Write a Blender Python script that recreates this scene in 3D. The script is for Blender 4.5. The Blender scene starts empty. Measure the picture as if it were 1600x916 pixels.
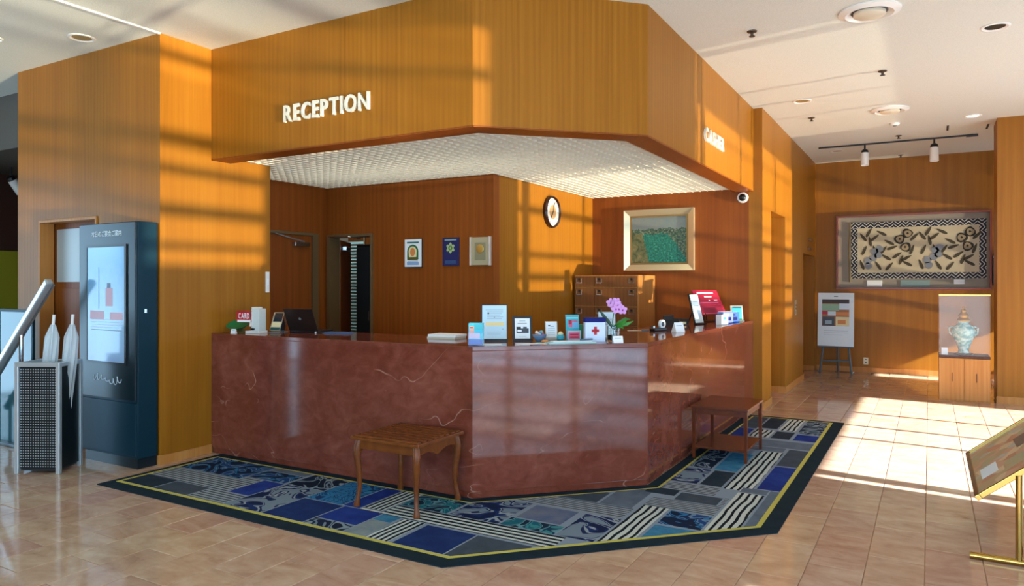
import bpy, bmesh, math, random
from mathutils import Vector, Matrix
random.seed(7)
R = math.radians
SC = bpy.context.scene
COL = SC.collection

# ------------------------------------------------------------------ camera
cam_data = bpy.data.cameras.new('camera')
cam_data.sensor_width = 36.0
cam_data.lens = 1128.26 / 1600 * 36.0
cam_data.shift_y = -15.6 / 1600
cam = bpy.data.objects.new('camera', cam_data)
cam.location = (2.7211, -4.1668, 1.49)
cam.rotation_euler = (R(90), 0, R(30.03))
COL.objects.link(cam)
SC.camera = cam

# ------------------------------------------------------------------ world, sun, exposure
world = bpy.data.worlds.new('world')
SC.world = world
world.use_nodes = True
bg = world.node_tree.nodes['Background']
bg.inputs['Color'].default_value = (0.46, 0.74, 1.0, 1)
bg.inputs['Strength'].default_value = 8.0

def sun(name, strength, color, angle, elev, azim):
    """elev > 0: light travels downwards; azim: drift of the ray towards +Y in degrees (ray goes to -X)"""
    d = bpy.data.lights.new(name, 'SUN')
    d.energy = strength; d.color = color; d.angle = R(angle)
    o = bpy.data.objects.new(name, d)
    v = Vector((-math.cos(R(azim)) * math.cos(R(elev)), math.sin(R(azim)) * math.cos(R(elev)), -math.sin(R(elev))))
    o.rotation_euler = v.to_track_quat('-Z', 'Y').to_euler()
    o.location = (20, -3, 10 if elev > 0 else -4)
    COL.objects.link(o)
    return o
sun('low_winter_sun', 40.0, (0.97, 1.0, 1.0), 0.6, 24.6, 7)
# added upward lamps standing in for sun mirrored by the polished floor
sun('added_wall_bounce_sun', 6.0, (1.0, 0.87, 0.60), 0.7, -9.5, 10)
sun('added_ceiling_bounce_sun', 2.2, (1.0, 0.90, 0.70), 0.5, -18.5, 9)  # added upward lamp for the ceiling streaks

def area(name, loc, size, rot, power=0, portal=False, color=(1, 1, 1)):
    d = bpy.data.lights.new(name, 'AREA')
    d.shape = 'RECTANGLE'; d.size, d.size_y = size
    d.energy = power; d.color = color
    if portal: d.cycles.is_portal = True
    o = bpy.data.objects.new(name, d)
    o.location = loc; o.rotation_euler = rot
    COL.objects.link(o)
    return o
# window portals (guide the sky light through the openings)
area('sky_portal', (6.62, 3.6, 1.1), (2.2, 4.7), (0, R(90), 0), portal=True)
area('sky_portal', (6.62, -4.8, 1.1), (2.2, 7.6), (0, R(90), 0), portal=True)
area('sky_portal', (6.62, 8.65, 1.1), (2.2, 0.9), (0, R(90), 0), portal=True)
area('sky_portal', (2.5, -9.1, 1.6), (7.0, 3.1), (R(90), 0, 0), portal=True)
area('sky_portal', (-8.1, -2.95, 1.4), (2.7, 2.1), (0, R(-90), 0), portal=True)
# fluorescent tubes above the egg-crate ceiling
area('plenum_tube_light', (-1.6, 1.15, 3.3), (2.6, 0.6), (0, 0, 0), 24, color=(1.0, 0.93, 0.78))
area('plenum_tube_light', (-0.2, 3.2, 3.3), (0.6, 2.4), (0, 0, 0), 24, color=(1.0, 0.93, 0.78))
area('back_room_fill', (-4.3, 3.2, 3.3), (0.6, 0.6), (0, 0, 0), 28, color=(0.75, 0.95, 1.0))  # added lamp in place of window light behind the blind

SC.view_settings.view_transform = 'Standard'
SC.view_settings.look = 'None'
SC.view_settings.gamma = 1.0
SC.view_settings.use_curve_mapping = False
SC.view_settings.exposure = 0.0
SC.cycles.use_denoising = True
SC.cycles.max_bounces = 8
SC.cycles.diffuse_bounces = 5
SC.cycles.glossy_bounces = 4
SC.cycles.transmission_bounces = 6
SC.cycles.sample_clamp_indirect = 8.0
SC.cycles.caustics_refractive = False

# ------------------------------------------------------------------ materials
def lin(h):
    h = h.lstrip('#')
    o = []
    for i in (0, 2, 4):
        c = int(h[i:i + 2], 16) / 255
        o.append(c / 12.92 if c <= 0.04045 else ((c + 0.055) / 1.055) ** 2.4)
    return (*o, 1.0)

MATS = {}
def mat(name, color='#808080', rough=0.5, metal=0.0, spec=0.5, **kw):
    if name in MATS: return MATS[name]
    m = bpy.data.materials.new(name)
    m.use_nodes = True
    b = m.node_tree.nodes['Principled BSDF']
    b.inputs['Base Color'].default_value = lin(color)
    b.inputs['Roughness'].default_value = rough
    b.inputs['Metallic'].default_value = metal
    b.inputs['Specular IOR Level'].default_value = spec
    for k, v in kw.items():
        b.inputs[k.replace('_', ' ')].default_value = v
    m.diffuse_color = lin(color)
    MATS[name] = m
    return m

class NT:
    """tiny node helper"""
    def __init__(self, m):
        self.t = m.node_tree; self.b = self.t.nodes['Principled BSDF']
    def n(self, typ, **props):
        nd = self.t.nodes.new(typ)
        for k, v in props.items(): setattr(nd, k, v)
        return nd
    def l(self, a, b): self.t.links.new(a, b)
    def math(self, op, a, b=None, c=None):
        nd = self.n('ShaderNodeMath', operation=op)
        for i, v in enumerate((a, b, c)):
            if v is None: continue
            if isinstance(v, (int, float)): nd.inputs[i].default_value = v
            else: self.l(v, nd.inputs[i])
        return nd.outputs[0]
    def ramp(self, fac, stops, interp='LINEAR'):
        nd = self.n('ShaderNodeValToRGB')
        cr = nd.color_ramp; cr.interpolation = interp
        while len(cr.elements) < len(stops): cr.elements.new(0.5)
        for e, (p, c) in zip(cr.elements, stops):
            e.position = p; e.color = lin(c) if isinstance(c, str) else c
        self.l(fac, nd.inputs[0])
        return nd.outputs[0]
    def coords(self, kind='Object'):
        return self.n('ShaderNodeTexCoord').outputs[kind]
    def mapping(self, vec, scale=(1, 1, 1), loc=(0, 0, 0), rot=(0, 0, 0)):
        nd = self.n('ShaderNodeMapping')
        nd.inputs['Scale'].default_value = scale; nd.inputs['Location'].default_value = loc
        nd.inputs['Rotation'].default_value = rot
        self.l(vec, nd.inputs['Vector'])
        return nd.outputs[0]
    def noise(self, vec, scale=5, detail=4, rough=0.55, dist=0.0):
        nd = self.n('ShaderNodeTexNoise')
        nd.inputs['Scale'].default_value = scale; nd.inputs['Detail'].default_value = detail
        nd.inputs['Roughness'].default_value = rough; nd.inputs['Distortion'].default_value = dist
        self.l(vec, nd.inputs['Vector'])
        return nd.outputs[0]
    def mix(self, fac, a, b, blend='MIX'):
        nd = self.n('ShaderNodeMix', data_type='RGBA', blend_type=blend)
        for i, v in ((0, fac), (6, a), (7, b)):
            if isinstance(v, (int, float)): nd.inputs[i].default_value = v
            elif isinstance(v, str): nd.inputs[i].default_value = lin(v)
            elif isinstance(v, tuple): nd.inputs[i].default_value = v
            else: self.l(v, nd.inputs[i])
        return nd.outputs[2]
    def bump(self, h, strength=0.1, dist=0.01):
        nd = self.n('ShaderNodeBump')
        nd.inputs['Strength'].default_value = strength; nd.inputs['Distance'].default_value = dist
        self.l(h, nd.inputs['Height'])
        self.l(nd.outputs[0], self.b.inputs['Normal'])
    def base(self, c): self.l(c, self.b.inputs['Base Color'])

def wood(name, dark, mid, light, rough=0.32, grain=1.0, axis=2):
    m = mat(name, mid, rough + .08, 0, .22)
    t = NT(m)
    co = t.coords()
    s1 = [38 * grain] * 3; s1[axis] = .9 if axis == 2 else 3.0
    s2 = [2.6] * 3; s2[axis] = .22
    n1 = t.noise(t.mapping(co, tuple(s1)), 1.0, 5, 0.6, 0.4)
    n2 = t.noise(t.mapping(co, tuple(s2)), 1.0, 3, 0.5, 1.2)
    wv = t.n('ShaderNodeTexWave', wave_type='RINGS', rings_direction='Z')
    wv.inputs['Scale'].default_value = 2.2; wv.inputs['Distortion'].default_value = 6.0
    wv.inputs['Detail'].default_value = 2.0; wv.inputs['Detail Scale'].default_value = 0.7
    t.l(t.mapping(co, (3.0, 3.0, 0.25)), wv.inputs['Vector'])
    f = t.math('ADD', t.math('MULTIPLY', n1, 0.55), t.math('MULTIPLY', n2, 0.35))
    f = t.math('ADD', f, t.math('MULTIPLY', wv.outputs['Fac'], 0.12))
    t.base(t.ramp(f, [(0.16, dark), (0.51, mid), (0.88, light)]))
    t.bump(n1, 0.04, 0.002)
    return m
W_WALL = wood('oak_veneer', '#845010', '#9a6117', '#ad7423', 0.34)
W_OFFICE = wood('reddish_veneer', '#73380e', '#884715', '#9b571f', 0.36)
W_CASE = wood('pale_oak', '#a8672c', '#c08142', '#d09858', 0.35)
W_DARK = wood('walnut', '#3a1f14', '#55301c', '#6b4027', 0.25)
W_STOOL = wood('cherry_wood', '#55280f', '#6f3a18', '#8a4f22', 0.2, axis=0)
W_TABLE = wood('mahogany', '#4a2013', '#64301a', '#7b4023', 0.14, axis=1)
W_DOOR = wood('door_veneer', '#6a3510', '#854616', '#975723', 0.4)
W_REDFRAME = mat('red_brown_wood', '#7c3518', 0.35)

# polished red marble of the counter
m = mat('red_marble', '#7a3c2c', 0.07); t = NT(m); co = t.coords()
n1 = t.noise(t.mapping(co, (1, 1, 1)), 2.2, 6, 0.6, 0.8)
n2 = t.noise(t.mapping(co, (1, 1, 1.6), (3, 1, 7)), 7.0, 6, 0.65, 1.0)
base = t.ramp(t.math('ADD', t.math('MULTIPLY', n1, .6), t.math('MULTIPLY', n2, .4)),
              [(.28, '#5a291d'), (.45, '#703627'), (.58, '#7f4435'), (.74, '#8f5646')])
nv = t.noise(t.mapping(co, (1, 1.0, 1.9), (5, 2, 1), (0.3, 0.35, 0.2)), 1.1, 3, 0.5, .6)
vein = t.ramp(t.math('ABSOLUTE', t.math('SUBTRACT', nv, 0.5)), [(0.0, (1, 1, 1, 1)), (0.004, (0, 0, 0, 1))])
gate = t.ramp(t.noise(t.mapping(co, (1, 1, 1), (9, 9, 2)), 2.6, 2, .5), [(.52, (0, 0, 0, 1)), (.66, (1, 1, 1, 1))])
t.base(t.mix(t.math('MULTIPLY', t.math('MULTIPLY', vein, gate), 0.6), base, '#c79a86'))
MARBLE = m

# pink-beige marble floor tiles
m = mat('beige_marble_tile', '#c39b7c', 0.08); t = NT(m)
geo = t.n('ShaderNodeNewGeometry').outputs['Position']
oi = t.n('ShaderNodeObjectInfo')
off = t.n('ShaderNodeVectorMath', operation='ADD')
cmb = t.n('ShaderNodeCombineXYZ'); r10 = t.math('MULTIPLY', oi.outputs['Random'], 23.0)
t.l(r10, cmb.inputs[0]); t.l(r10, cmb.inputs[2])
t.l(geo, off.inputs[0]); t.l(cmb.outputs[0], off.inputs[1])
nA = t.noise(t.mapping(off.outputs[0], (1.0, 2.4, 1), (0, 0, 0), (0, 0, 0.5)), 2.6, 6, .62, 1.3)
nB = t.noise(off.outputs[0], 11, 5, .6, .6)
c = t.ramp(t.math('ADD', t.math('MULTIPLY', nA, .7), t.math('MULTIPLY', nB, .3)),
           [(.26, '#9c7a64'), (.42, '#b4937b'), (.56, '#c0a48c'), (.76, '#cdb8a2')])
hsv = t.n('ShaderNodeHueSaturation')
t.l(t.math('ADD', t.math('MULTIPLY', oi.outputs['Random'], .10), .94), hsv.inputs['Value'])
t.l(t.math('ADD', t.math('MULTIPLY', oi.outputs['Random'], .024), .488), hsv.inputs['Hue'])
t.l(c, hsv.inputs['Color'])
t.base(hsv.outputs[0])
TILE = m
GROUT = mat('grout', '#94765f', 0.7)

# ceiling plaster
m = mat('ceiling_plaster', '#d9d6cc', 0.55); t = NT(m)
nz = t.noise(t.coords(), 120, 3, .6); t.base(t.ramp(nz, [(.35, '#d2d4ca'), (.65, '#e2e4da')])); t.bump(nz, .35, .006)
CEIL = m

WHITE = mat('white_paint', '#e9e7e0', 0.4)
PLASTER = mat('plain_plaster', '#c9bfae', 0.7)
DARKWALL = mat('dark_brown_wall', '#3b1d12', 0.6)
GREYSOFFIT = mat('grey_soffit', '#5d5850', 0.6)
SILVER = mat('brushed_metal', '#c9cdd0', 0.22, 1.0)
CHROME = mat('chrome', '#e3e6e8', 0.08, 1.0)
BRASS = mat('polished_brass', '#b5924f', 0.18, 1.0)
GOLD = mat('gold_frame', '#a58a55', 0.3, 0.75)
BLACK = mat('black_plastic', '#121214', 0.35)
DGREY = mat('dark_grey_plastic', '#2b2c30', 0.4)
MGREY = mat('grey_plastic', '#77797a', 0.45)
PAPER = mat('white_paper', '#eef2f4', 0.6)
PAPERBLUE = mat('pale_blue_paper', '#cfe4f2', 0.55)
CREAM = mat('cream_paper', '#e8d9a8', 0.6)
INK = mat('ink_grey', '#4a5560', 0.6)
INKL = mat('ink_light', '#9fb4c0', 0.6)
RED = mat('red_print', '#c0182c', 0.5)
CRIMSON = mat('crimson_print', '#b01c3c', 0.45)
PINK = mat('pink_print', '#e25f86', 0.5)
TEAL = mat('teal_print', '#3fb2c4', 0.5)
CYAN = mat('cyan_print', '#37c0dc', 0.5)
BLUE = mat('blue_print', '#1f5fc0', 0.45)
NAVYP = mat('navy_plastic', '#10186a', 0.6, 0, .2)
GREENP = mat('green_print', '#16713f', 0.5)
ORANGE = mat('orange_print', '#d8884a', 0.5)
YELLOWG = mat('yellow_green_paint', '#8e8a1d', 0.5)
STEELBLUE = mat('kiosk_blue_metal', '#0f3140', 0.45, 0.1, 0.2)
KDARK = mat('kiosk_dark_panel', '#0f2129', 0.3, 0.1)
STEM = mat('plant_green', '#2f6b22', 0.5)
LEAF = mat('plant_leaf_green', '#3d8a2c', 0.45)
DKLEAF = mat('dark_leaf_green', '#10401f', 0.4)
PETAL = mat('orchid_petal', '#d79bdc', 0.55)
ALU = mat('louver_aluminium', '#dcd8c8', 0.38, 0.15)
GLASS = mat('clear_glass', '#f4fbfa', 0.02, 0.0, 0.5, Transmission_Weight=1.0, IOR=1.45)
TGLASS = mat('thin_clear_acrylic', '#ffffff', 0.04, 0.0, 0.5, Alpha=0.07)
TEALGLASS = mat('teal_glass_panel', '#235a66', 0.12, 0.0, 0.35)
FROST = mat('frosted_glass', '#aeb8b8', 0.35)
VINYL = mat('clear_vinyl', '#dfe9ec', 0.2, 0.0, 0.5, Alpha=0.55)
def emit(name, color, strength):
    m_ = mat(name, color, 0.4)
    b_ = m_.node_tree.nodes['Principled BSDF']
    b_.inputs['Emission Color'].default_value = lin(color)
    b_.inputs['Emission Strength'].default_value = strength
    return m_
LAMP = emit('lit_lamp', '#fff2d8', 3.0)

# rug colours
def fabric(name, c1, c2, sc=9):
    m_ = mat(name, c1, 0.9, 0, 0.1); t_ = NT(m_)
    n_ = t_.noise(t_.coords(), sc, 4, .6, .3); t_.base(t_.ramp(n_, [(.35, c1), (.65, c2)]))
    f_ = t_.noise(t_.coords(), 300, 2, .5); t_.bump(f_, .4, .004)
    return m_
def stripes(name, axis, pitch, duty, ca, cb, warp=0.0, phase=0.0):
    m_ = mat(name, ca, 0.9, 0, 0.1); t_ = NT(m_)
    co_ = t_.coords()
    sp = t_.n('ShaderNodeSeparateXYZ'); t_.l(co_, sp.inputs[0])
    v_ = sp.outputs[axis]
    if warp: v_ = t_.math('ADD', v_, t_.math('MULTIPLY', t_.noise(co_, 4.0, 1, .5), warp))
    fr = t_.math('FRACT', t_.math('ADD', t_.math('DIVIDE', v_, pitch), 50.0 + phase))
    t_.base(t_.mix(t_.math('LESS_THAN', fr, duty), cb, ca))
    return m_
def swirl(name, cols, sc=3.4, seed=0):
    m_ = mat(name, cols[0], 0.9, 0, 0.1); t_ = NT(m_)
    co_ = t_.mapping(t_.coords(), (1, 1, 1), (seed, seed * .7, 0))
    n_ = t_.noise(co_, sc, 1.0, .4, 2.6)
    st = [(0.0, cols[0])]; k = len(cols)
    edges = [.40, .455, .50, .55, .61]
    for i in range(1, k): st.append((edges[i - 1], cols[i]))
    t_.base(t_.ramp(n_, st, 'CONSTANT'))
    return m_
RUG = {
 'border': fabric('rug_dark_border', '#16252e', '#1b2c36'),
 'line': mat('rug_yellow_line', '#b5ae55', 0.9, 0, 0.1),
 'ground': mat('rug_grey_line', '#7d8c9b', 0.9, 0, 0.1),
 'slate': fabric('rug_slate', '#39444f', '#434e5a'),
 'dslate': fabric('rug_dark_slate', '#1f2d3a', '#28343f'),
 'steel': fabric('rug_steel', '#53606f', '#5f6d7d'),
 'greyblue': fabric('rug_grey_blue', '#4c5f80', '#6a7080', 6),
 'navy': fabric('rug_navy', '#17295a', '#1d3466'),
 'royal': fabric('rug_royal', '#1a2c72', '#213c86', 5),
 'sky': fabric('rug_sky', '#2b6890', '#427f9c', 12),
 'lightgrey': fabric('rug_light_grey', '#71808a', '#82908f'),
 'bx': stripes('rug_stripes_x', 1, .047, .5, '#b9c2bf', '#101a22'),
 'by': stripes('rug_stripes_y', 0, .040, .5, '#b9c2bf', '#101a22', 0.02),
 'byb': stripes('rug_bold_stripes_y', 0, .046, .6, '#b7c0bc', '#0e161d', 0.035),
 'fx': stripes('rug_fine_stripes_x', 1, .036, .55, '#8d98a0', '#3a4650'),
 'sw1': swirl('rug_swirl_blue', ['#1d3f74', '#5f7f9c', '#15294f', '#2a6fa0', '#16233c'], 3.6, 1),
 'sw2': swirl('rug_swirl_grey', ['#16233c', '#6f8190', '#1a2b46', '#7e8f98', '#131f33'], 3.2, 3),
 'sw3': swirl('rug_swirl_teal', ['#1d5d6e', '#347f84', '#173a52', '#5f8f98', '#16283c'], 4.0, 5),
 'sw4': swirl('rug_swirl_navy', ['#132142', '#1a2e5e', '#8a97a0', '#15264c', '#6e808f'], 3.0, 8),
 'sw5': swirl('rug_swirl_sky', ['#2a6f9c', '#1b4276', '#337fa6', '#1a3460', '#2a6f9c'], 6.0, 11),
}

# ------------------------------------------------------------------ mesh helpers
class MB:
    def __init__(self): self.v = []; self.f = []; self.mi = []
    def add(self, vs, fs, mi=0):
        o = len(self.v); self.v += [tuple(p) for p in vs]
        for f in fs: self.f.append([i + o for i in f]); self.mi.append(mi)
        return self
    def box(self, x0, x1, y0, y1, z0, z1, mi=0):
        vs = [(x0, y0, z0), (x1, y0, z0), (x1, y1, z0), (x0, y1, z0), (x0, y0, z1), (x1, y0, z1), (x1, y1, z1), (x0, y1, z1)]
        return self.add(vs, [(3, 2, 1, 0), (4, 5, 6, 7), (0, 1, 5, 4), (1, 2, 6, 5), (2, 3, 7, 6), (3, 0, 4, 7)], mi)
    def prism(self, poly, z0, z1, mi=0):
        n = len(poly)
        vs = [(x, y, z0) for x, y in poly] + [(x, y, z1) for x, y in poly]
        fs = [tuple(range(n - 1, -1, -1)), tuple(range(n, 2 * n))] + [(i, (i + 1) % n, n + (i + 1) % n, n + i) for i in range(n)]
        return self.add(vs, fs, mi)
    def plate(self, poly, y0, y1, mi=0):
        """polygon in x,z extruded along y (front at y0)"""
        n = len(poly)
        vs = [(x, y0, z) for x, z in poly] + [(x, y1, z) for x, z in poly]
        fs = [tuple(range(n)), tuple(range(2 * n - 1, n - 1, -1))] + [((i + 1) % n, i, n + i, n + (i + 1) % n) for i in range(n)]
        return self.add(vs, fs, mi)
    def lathe(self, prof, c=(0, 0, 0), seg=20, mi=0, axis='z'):
        vs = []; n = len(prof)
        for r, h in prof:
            for k in range(seg):
                a = 2 * math.pi * k / seg
                p = (r * math.cos(a), r * math.sin(a), h)
                if axis == 'y': p = (p[0], h, p[1])
                if axis == 'x': p = (h, p[0], p[1])
                vs.append((p[0] + c[0], p[1] + c[1], p[2] + c[2]))
        fs = []
        for i in range(n - 1):
            for k in range(seg):
                k2 = (k + 1) % seg
                fs.append((i * seg + k, i * seg + k2, (i + 1) * seg + k2, (i + 1) * seg + k))
        fs.append(tuple(range(seg - 1, -1, -1))); fs.append(tuple((n - 1) * seg + k for k in range(seg)))
        return self.add(vs, fs, mi)
    def tube(self, pts, r, seg=8, mi=0, sq=False):
        pts = [Vector(p) for p in pts]; n = len(pts)
        rs = r if isinstance(r, (list, tuple)) else [r] * n
        vs = []
        up0 = Vector((0, 0, 1))
        for i, p in enumerate(pts):
            d = (pts[min(i + 1, n - 1)] - pts[max(i - 1, 0)]).normalized()
            u = up0 if abs(d.z) < .9 else Vector((0, 1, 0))
            a = d.cross(u).normalized(); b = a.cross(d).normalized()
            for k in range(seg):
                th = 2 * math.pi * (k + (.5 if sq else 0)) / seg
                vs.append(p + (a * math.cos(th) + b * math.sin(th)) * rs[i])
        fs = []
        for i in range(n - 1):
            for k in range(seg):
                k2 = (k + 1) % seg
                fs.append((i * seg + k, (i + 1) * seg + k, (i + 1) * seg + k2, i * seg + k2))
        fs.append(tuple(range(seg))); fs.append(tuple((n - 1) * seg + k for k in range(seg - 1, -1, -1)))
        return self.add(vs, fs, mi)
    def ell(self, c, rx, ry, rz, seg=12, rings=8, mi=0, M=None):
        vs = []; fs = []
        for i in range(rings + 1):
            ph = math.pi * i / rings
            for k in range(seg):
                a = 2 * math.pi * k / seg
                p = Vector((rx * math.sin(ph) * math.cos(a), ry * math.sin(ph) * math.sin(a), rz * math.cos(ph)))
                if M: p = M @ p
                vs.append(p + Vector(c))
        for i in range(rings):
            for k in range(seg):
                k2 = (k + 1) % seg
                fs.append((i * seg + k, (i + 1) * seg + k, (i + 1) * seg + k2, i * seg + k2))
        return self.add(vs, fs, mi)
    def xf(self, M):
        self.v = [tuple(M @ Vector(p)) for p in self.v]; return self
    def mesh(self, name, mats, smooth=False, bevel=0.0, weld=True):
        me = bpy.data.meshes.new(name)
        me.from_pydata(self.v, [], self.f)
        for m_ in (mats if isinstance(mats, (list, tuple)) else [mats]): me.materials.append(m_)
        me.polygons.foreach_set('material_index', self.mi)
        bm = bmesh.new(); bm.from_mesh(me)
        if weld: bmesh.ops.remove_doubles(bm, verts=bm.verts, dist=1e-5)
        bmesh.ops.recalc_face_normals(bm, faces=bm.faces)
        if bevel > 0:
            bmesh.ops.bevel(bm, geom=bm.edges[:] , offset=bevel, segments=2, affect='EDGES', profile=.6, clamp_overlap=True)
        bm.to_mesh(me); bm.free()
        if smooth:
            me.polygons.foreach_set('use_smooth', [True] * len(me.polygons))
            try: me.set_sharp_from_angle(angle=R(40))
            except Exception: pass
        me.update()
        return me
    def build(self, name, mats, parent=None, smooth=False, bevel=0.0, weld=True, **tags):
        o = bpy.data.objects.new(name, self.mesh(name, mats, smooth, bevel, weld))
        COL.objects.link(o)
        if parent is not None: o.parent = parent
        for k, v in tags.items(): o[k] = v
        return o

def thing(name, label, cat, loc=(0, 0, 0), rz=0.0, group=None, kind=None):
    o = bpy.data.objects.new(name, None); COL.objects.link(o)
    o.empty_display_size = 0.1
    o.location = loc; o.rotation_euler = (0, 0, R(rz))
    o['label'] = label; o['category'] = cat
    if group: o['group'] = group
    if kind: o['kind'] = kind
    return o
def tag(o, label, cat, group=None):
    o['label'] = label; o['category'] = cat
    if group: o['group'] = group
    return o
def struct(o, label=None):
    o['kind'] = 'structure'
    if label: o['label'] = label
    return o
def place(o, loc, rz=0.0):
    o.location = loc; o.rotation_euler = (0, 0, R(rz)); return o
def copy_tree(o, parent=None):
    c_ = o.copy(); COL.objects.link(c_); c_.parent = parent
    for ch in list(o.children): copy_tree(ch, c_)
    return c_
def tilt(a, pivot=(0, 0, 0)):
    """lean back (top moves to +y) by a degrees about the x axis through pivot"""
    p = Vector(pivot)
    return Matrix.Translation(p) @ Matrix.Rotation(R(-a), 4, 'X') @ Matrix.Translation(-p)
def printed(name, parent, rects, y, M=None, mats=None):
    """flat print: rects (x0,x1,z0,z1,material) laid on a front face at local y"""
    mb = MB(); ml = []
    for i, (x0, x1, z0, z1, m_) in enumerate(rects):
        if m_ not in ml: ml.append(m_)
        yy = y - 0.0006 * (1 + i * .04)
        mb.add([(x0, yy, z0), (x1, yy, z0), (x1, yy, z1), (x0, yy, z1)], [(0, 1, 2, 3)], ml.index(m_))
    if M: mb.xf(M)
    o_p = mb.build(name, ml, parent, weld=False); o_p['kind'] = 'stuff'
    return o_p
def text_mesh(ch, depth, bold=0.0):
    cu = bpy.data.curves.new('glyph', 'FONT'); cu.body = ch; cu.size = 1.0
    cu.extrude = depth; cu.offset = bold; cu.resolution_u = 4
    o = bpy.data.objects.new('glyph', cu); COL.objects.link(o)
    bpy.context.view_layer.update()
    me = bpy.data.meshes.new_from_object(o)
    bpy.data.objects.remove(o); bpy.data.curves.remove(cu)
    return me
def word(text, parent, m_, width, height, depth, bold, gap=.12, name='letter', M=None):
    """letters standing in local x (reading direction), z up, facing -y; each letter a part"""
    ws = []
    for ch in text:
        me = text_mesh(ch, .5, bold)
        xs = [v.co.x for v in me.vertices]; ys = [v.co.y for v in me.vertices]
        ws.append((me, min(xs), max(xs), min(ys), max(ys)))
    tot = sum(w[2] - w[1] for w in ws) + gap * (len(ws) - 1)
    sx = width / tot; x = 0
    for me, a, b, c_, d in ws:
        sz = height / (d - c_)
        for v in me.vertices:
            px, py, pz = v.co
            p = Vector(((px - a) * sx + x, -(pz + .5) * depth, (py - c_) * sz))
            v.co = M @ p if M else p
        x += (b - a + gap) * sx
        me.materials.clear(); me.materials.append(m_)
        bm = bmesh.new(); bm.from_mesh(me); bmesh.ops.recalc_face_normals(bm, faces=bm.faces); bm.to_mesh(me); bm.free()
        o = bpy.data.objects.new(name, me); COL.objects.link(o); o.parent = parent

# ------------------------------------------------------------------ key dimensions
XW = 6.5          # window wall
ZC = 3.54         # ceiling
ZF = 2.579        # underside of the canopy
ZL = 2.60         # egg-crate ceiling
HC = 1.05         # counter height
CB = .929         # second counter corner (x = y)
XL = -2.737       # right face of the left wall block
YB = 4.60         # office rear wall
XR = 1.03         # corridor wall face
YF = 9.2          # far wall

# ------------------------------------------------------------------ floor
slab = MB().box(-8.2, XW + .15, -9.2, 9.4, -.2, -.004)
floor = struct(slab.build('floor', GROUT), 'polished pink-beige marble tile floor')
TW, TL = .2695, .545
tile_me = None
def tile_mb(cx, cy):
    g = .0016; b_ = .003
    x0, x1, y0, y1 = cx - TW / 2 + g, cx + TW / 2 - g, cy - TL / 2 + g, cy + TL / 2 - g
    vs = [(x0, y0, -.006), (x1, y0, -.006), (x1, y1, -.006), (x0, y1, -.006),
          (x0, y0, -.0015), (x1, y0, -.0015), (x1, y1, -.0015), (x0, y1, -.0015),
          (x0 + b_, y0 + b_, 0), (x1 - b_, y0 + b_, 0), (x1 - b_, y1 - b_, 0), (x0 + b_, y1 - b_, 0)]
    fs = [(0, 1, 5, 4), (1, 2, 6, 5), (2, 3, 7, 6), (3, 0, 4, 7), (4, 5, 9, 8), (5, 6, 10, 9), (6, 7, 11, 10), (7, 4, 8, 11), (8, 9, 10, 11)]
    return vs, fs
mbt = MB(); mbt.add(*tile_mb(0, 0)); tile_me = mbt.mesh('tile', TILE)
yaw = R(30.03); Fv = Vector((-math.sin(yaw), math.cos(yaw))); Rv = Vector((math.cos(yaw), math.sin(yaw)))
cands = []; rest = []
def inside_blocks(x, y):
    if -4.96 < x < XL and -.4 < y < .65: return True
    if x < CB and y > .1 and x > -4.9 and y > x + .1: return True     # behind the counter
    if x < XR - .1 and y > YB: return True
    if x > 3.6 and y > 6.8: return True
    if -2.45 < x < CB and -.95 < y < 0: return True                     # under the rug
    if 1.0 < x < 1.8 and .4 < y < 4.1: return True
    return False
i0 = int(math.floor((-8.0 - 2.16) / TW)); i1 = int(math.ceil((XW - 2.16) / TW))
for i in range(i0, i1):
    cx = 2.16 + TW * (i + .5)
    if cx - TW / 2 < -8.05 or cx + TW / 2 > XW + .05: continue
    off_y = .5 + (TL / 2 if i % 2 else 0)
    for j in range(-18, 17):
        cy = off_y + TL * (j + .5)
        if not -8.9 < cy < 9.1: continue
        dx, dy = cx - cam.location.x, cy - cam.location.y
        dep = dx * Fv.x + dy * Fv.y; lat = dx * Rv.x + dy * Rv.y
        vis = dep > 2.6 and abs(lat / dep) < .74 and not inside_blocks(cx, cy) and not (cx < XL - .2 and cy > .3)
        (cands if vis else rest).append((dep, cx, cy))
cands.sort()
for k, (dep, cx, cy) in enumerate(cands[:300]):
    o = bpy.data.objects.new('tile', tile_me); COL.objects.link(o); o.parent = floor; o.location = (cx, cy, 0)
mbt = MB()
for dep, cx, cy in rest + cands[300:]: mbt.add(*tile_mb(cx, cy))
o = mbt.build('tile_field', TILE, floor, weld=False); o['kind'] = 'stuff'

# ------------------------------------------------------------------ ceiling and walls
struct(MB().box(-8.2, XW + .15, -9.2, 9.4, ZC, ZC + .12).build('ceiling', CEIL), 'white textured plaster ceiling')
struct(MB().box(XL - .012, XL + .012, -8.8, -.49, ZC - .012, ZC).build('trim_1', WHITE), 'thin white ceiling trim line')

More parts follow.
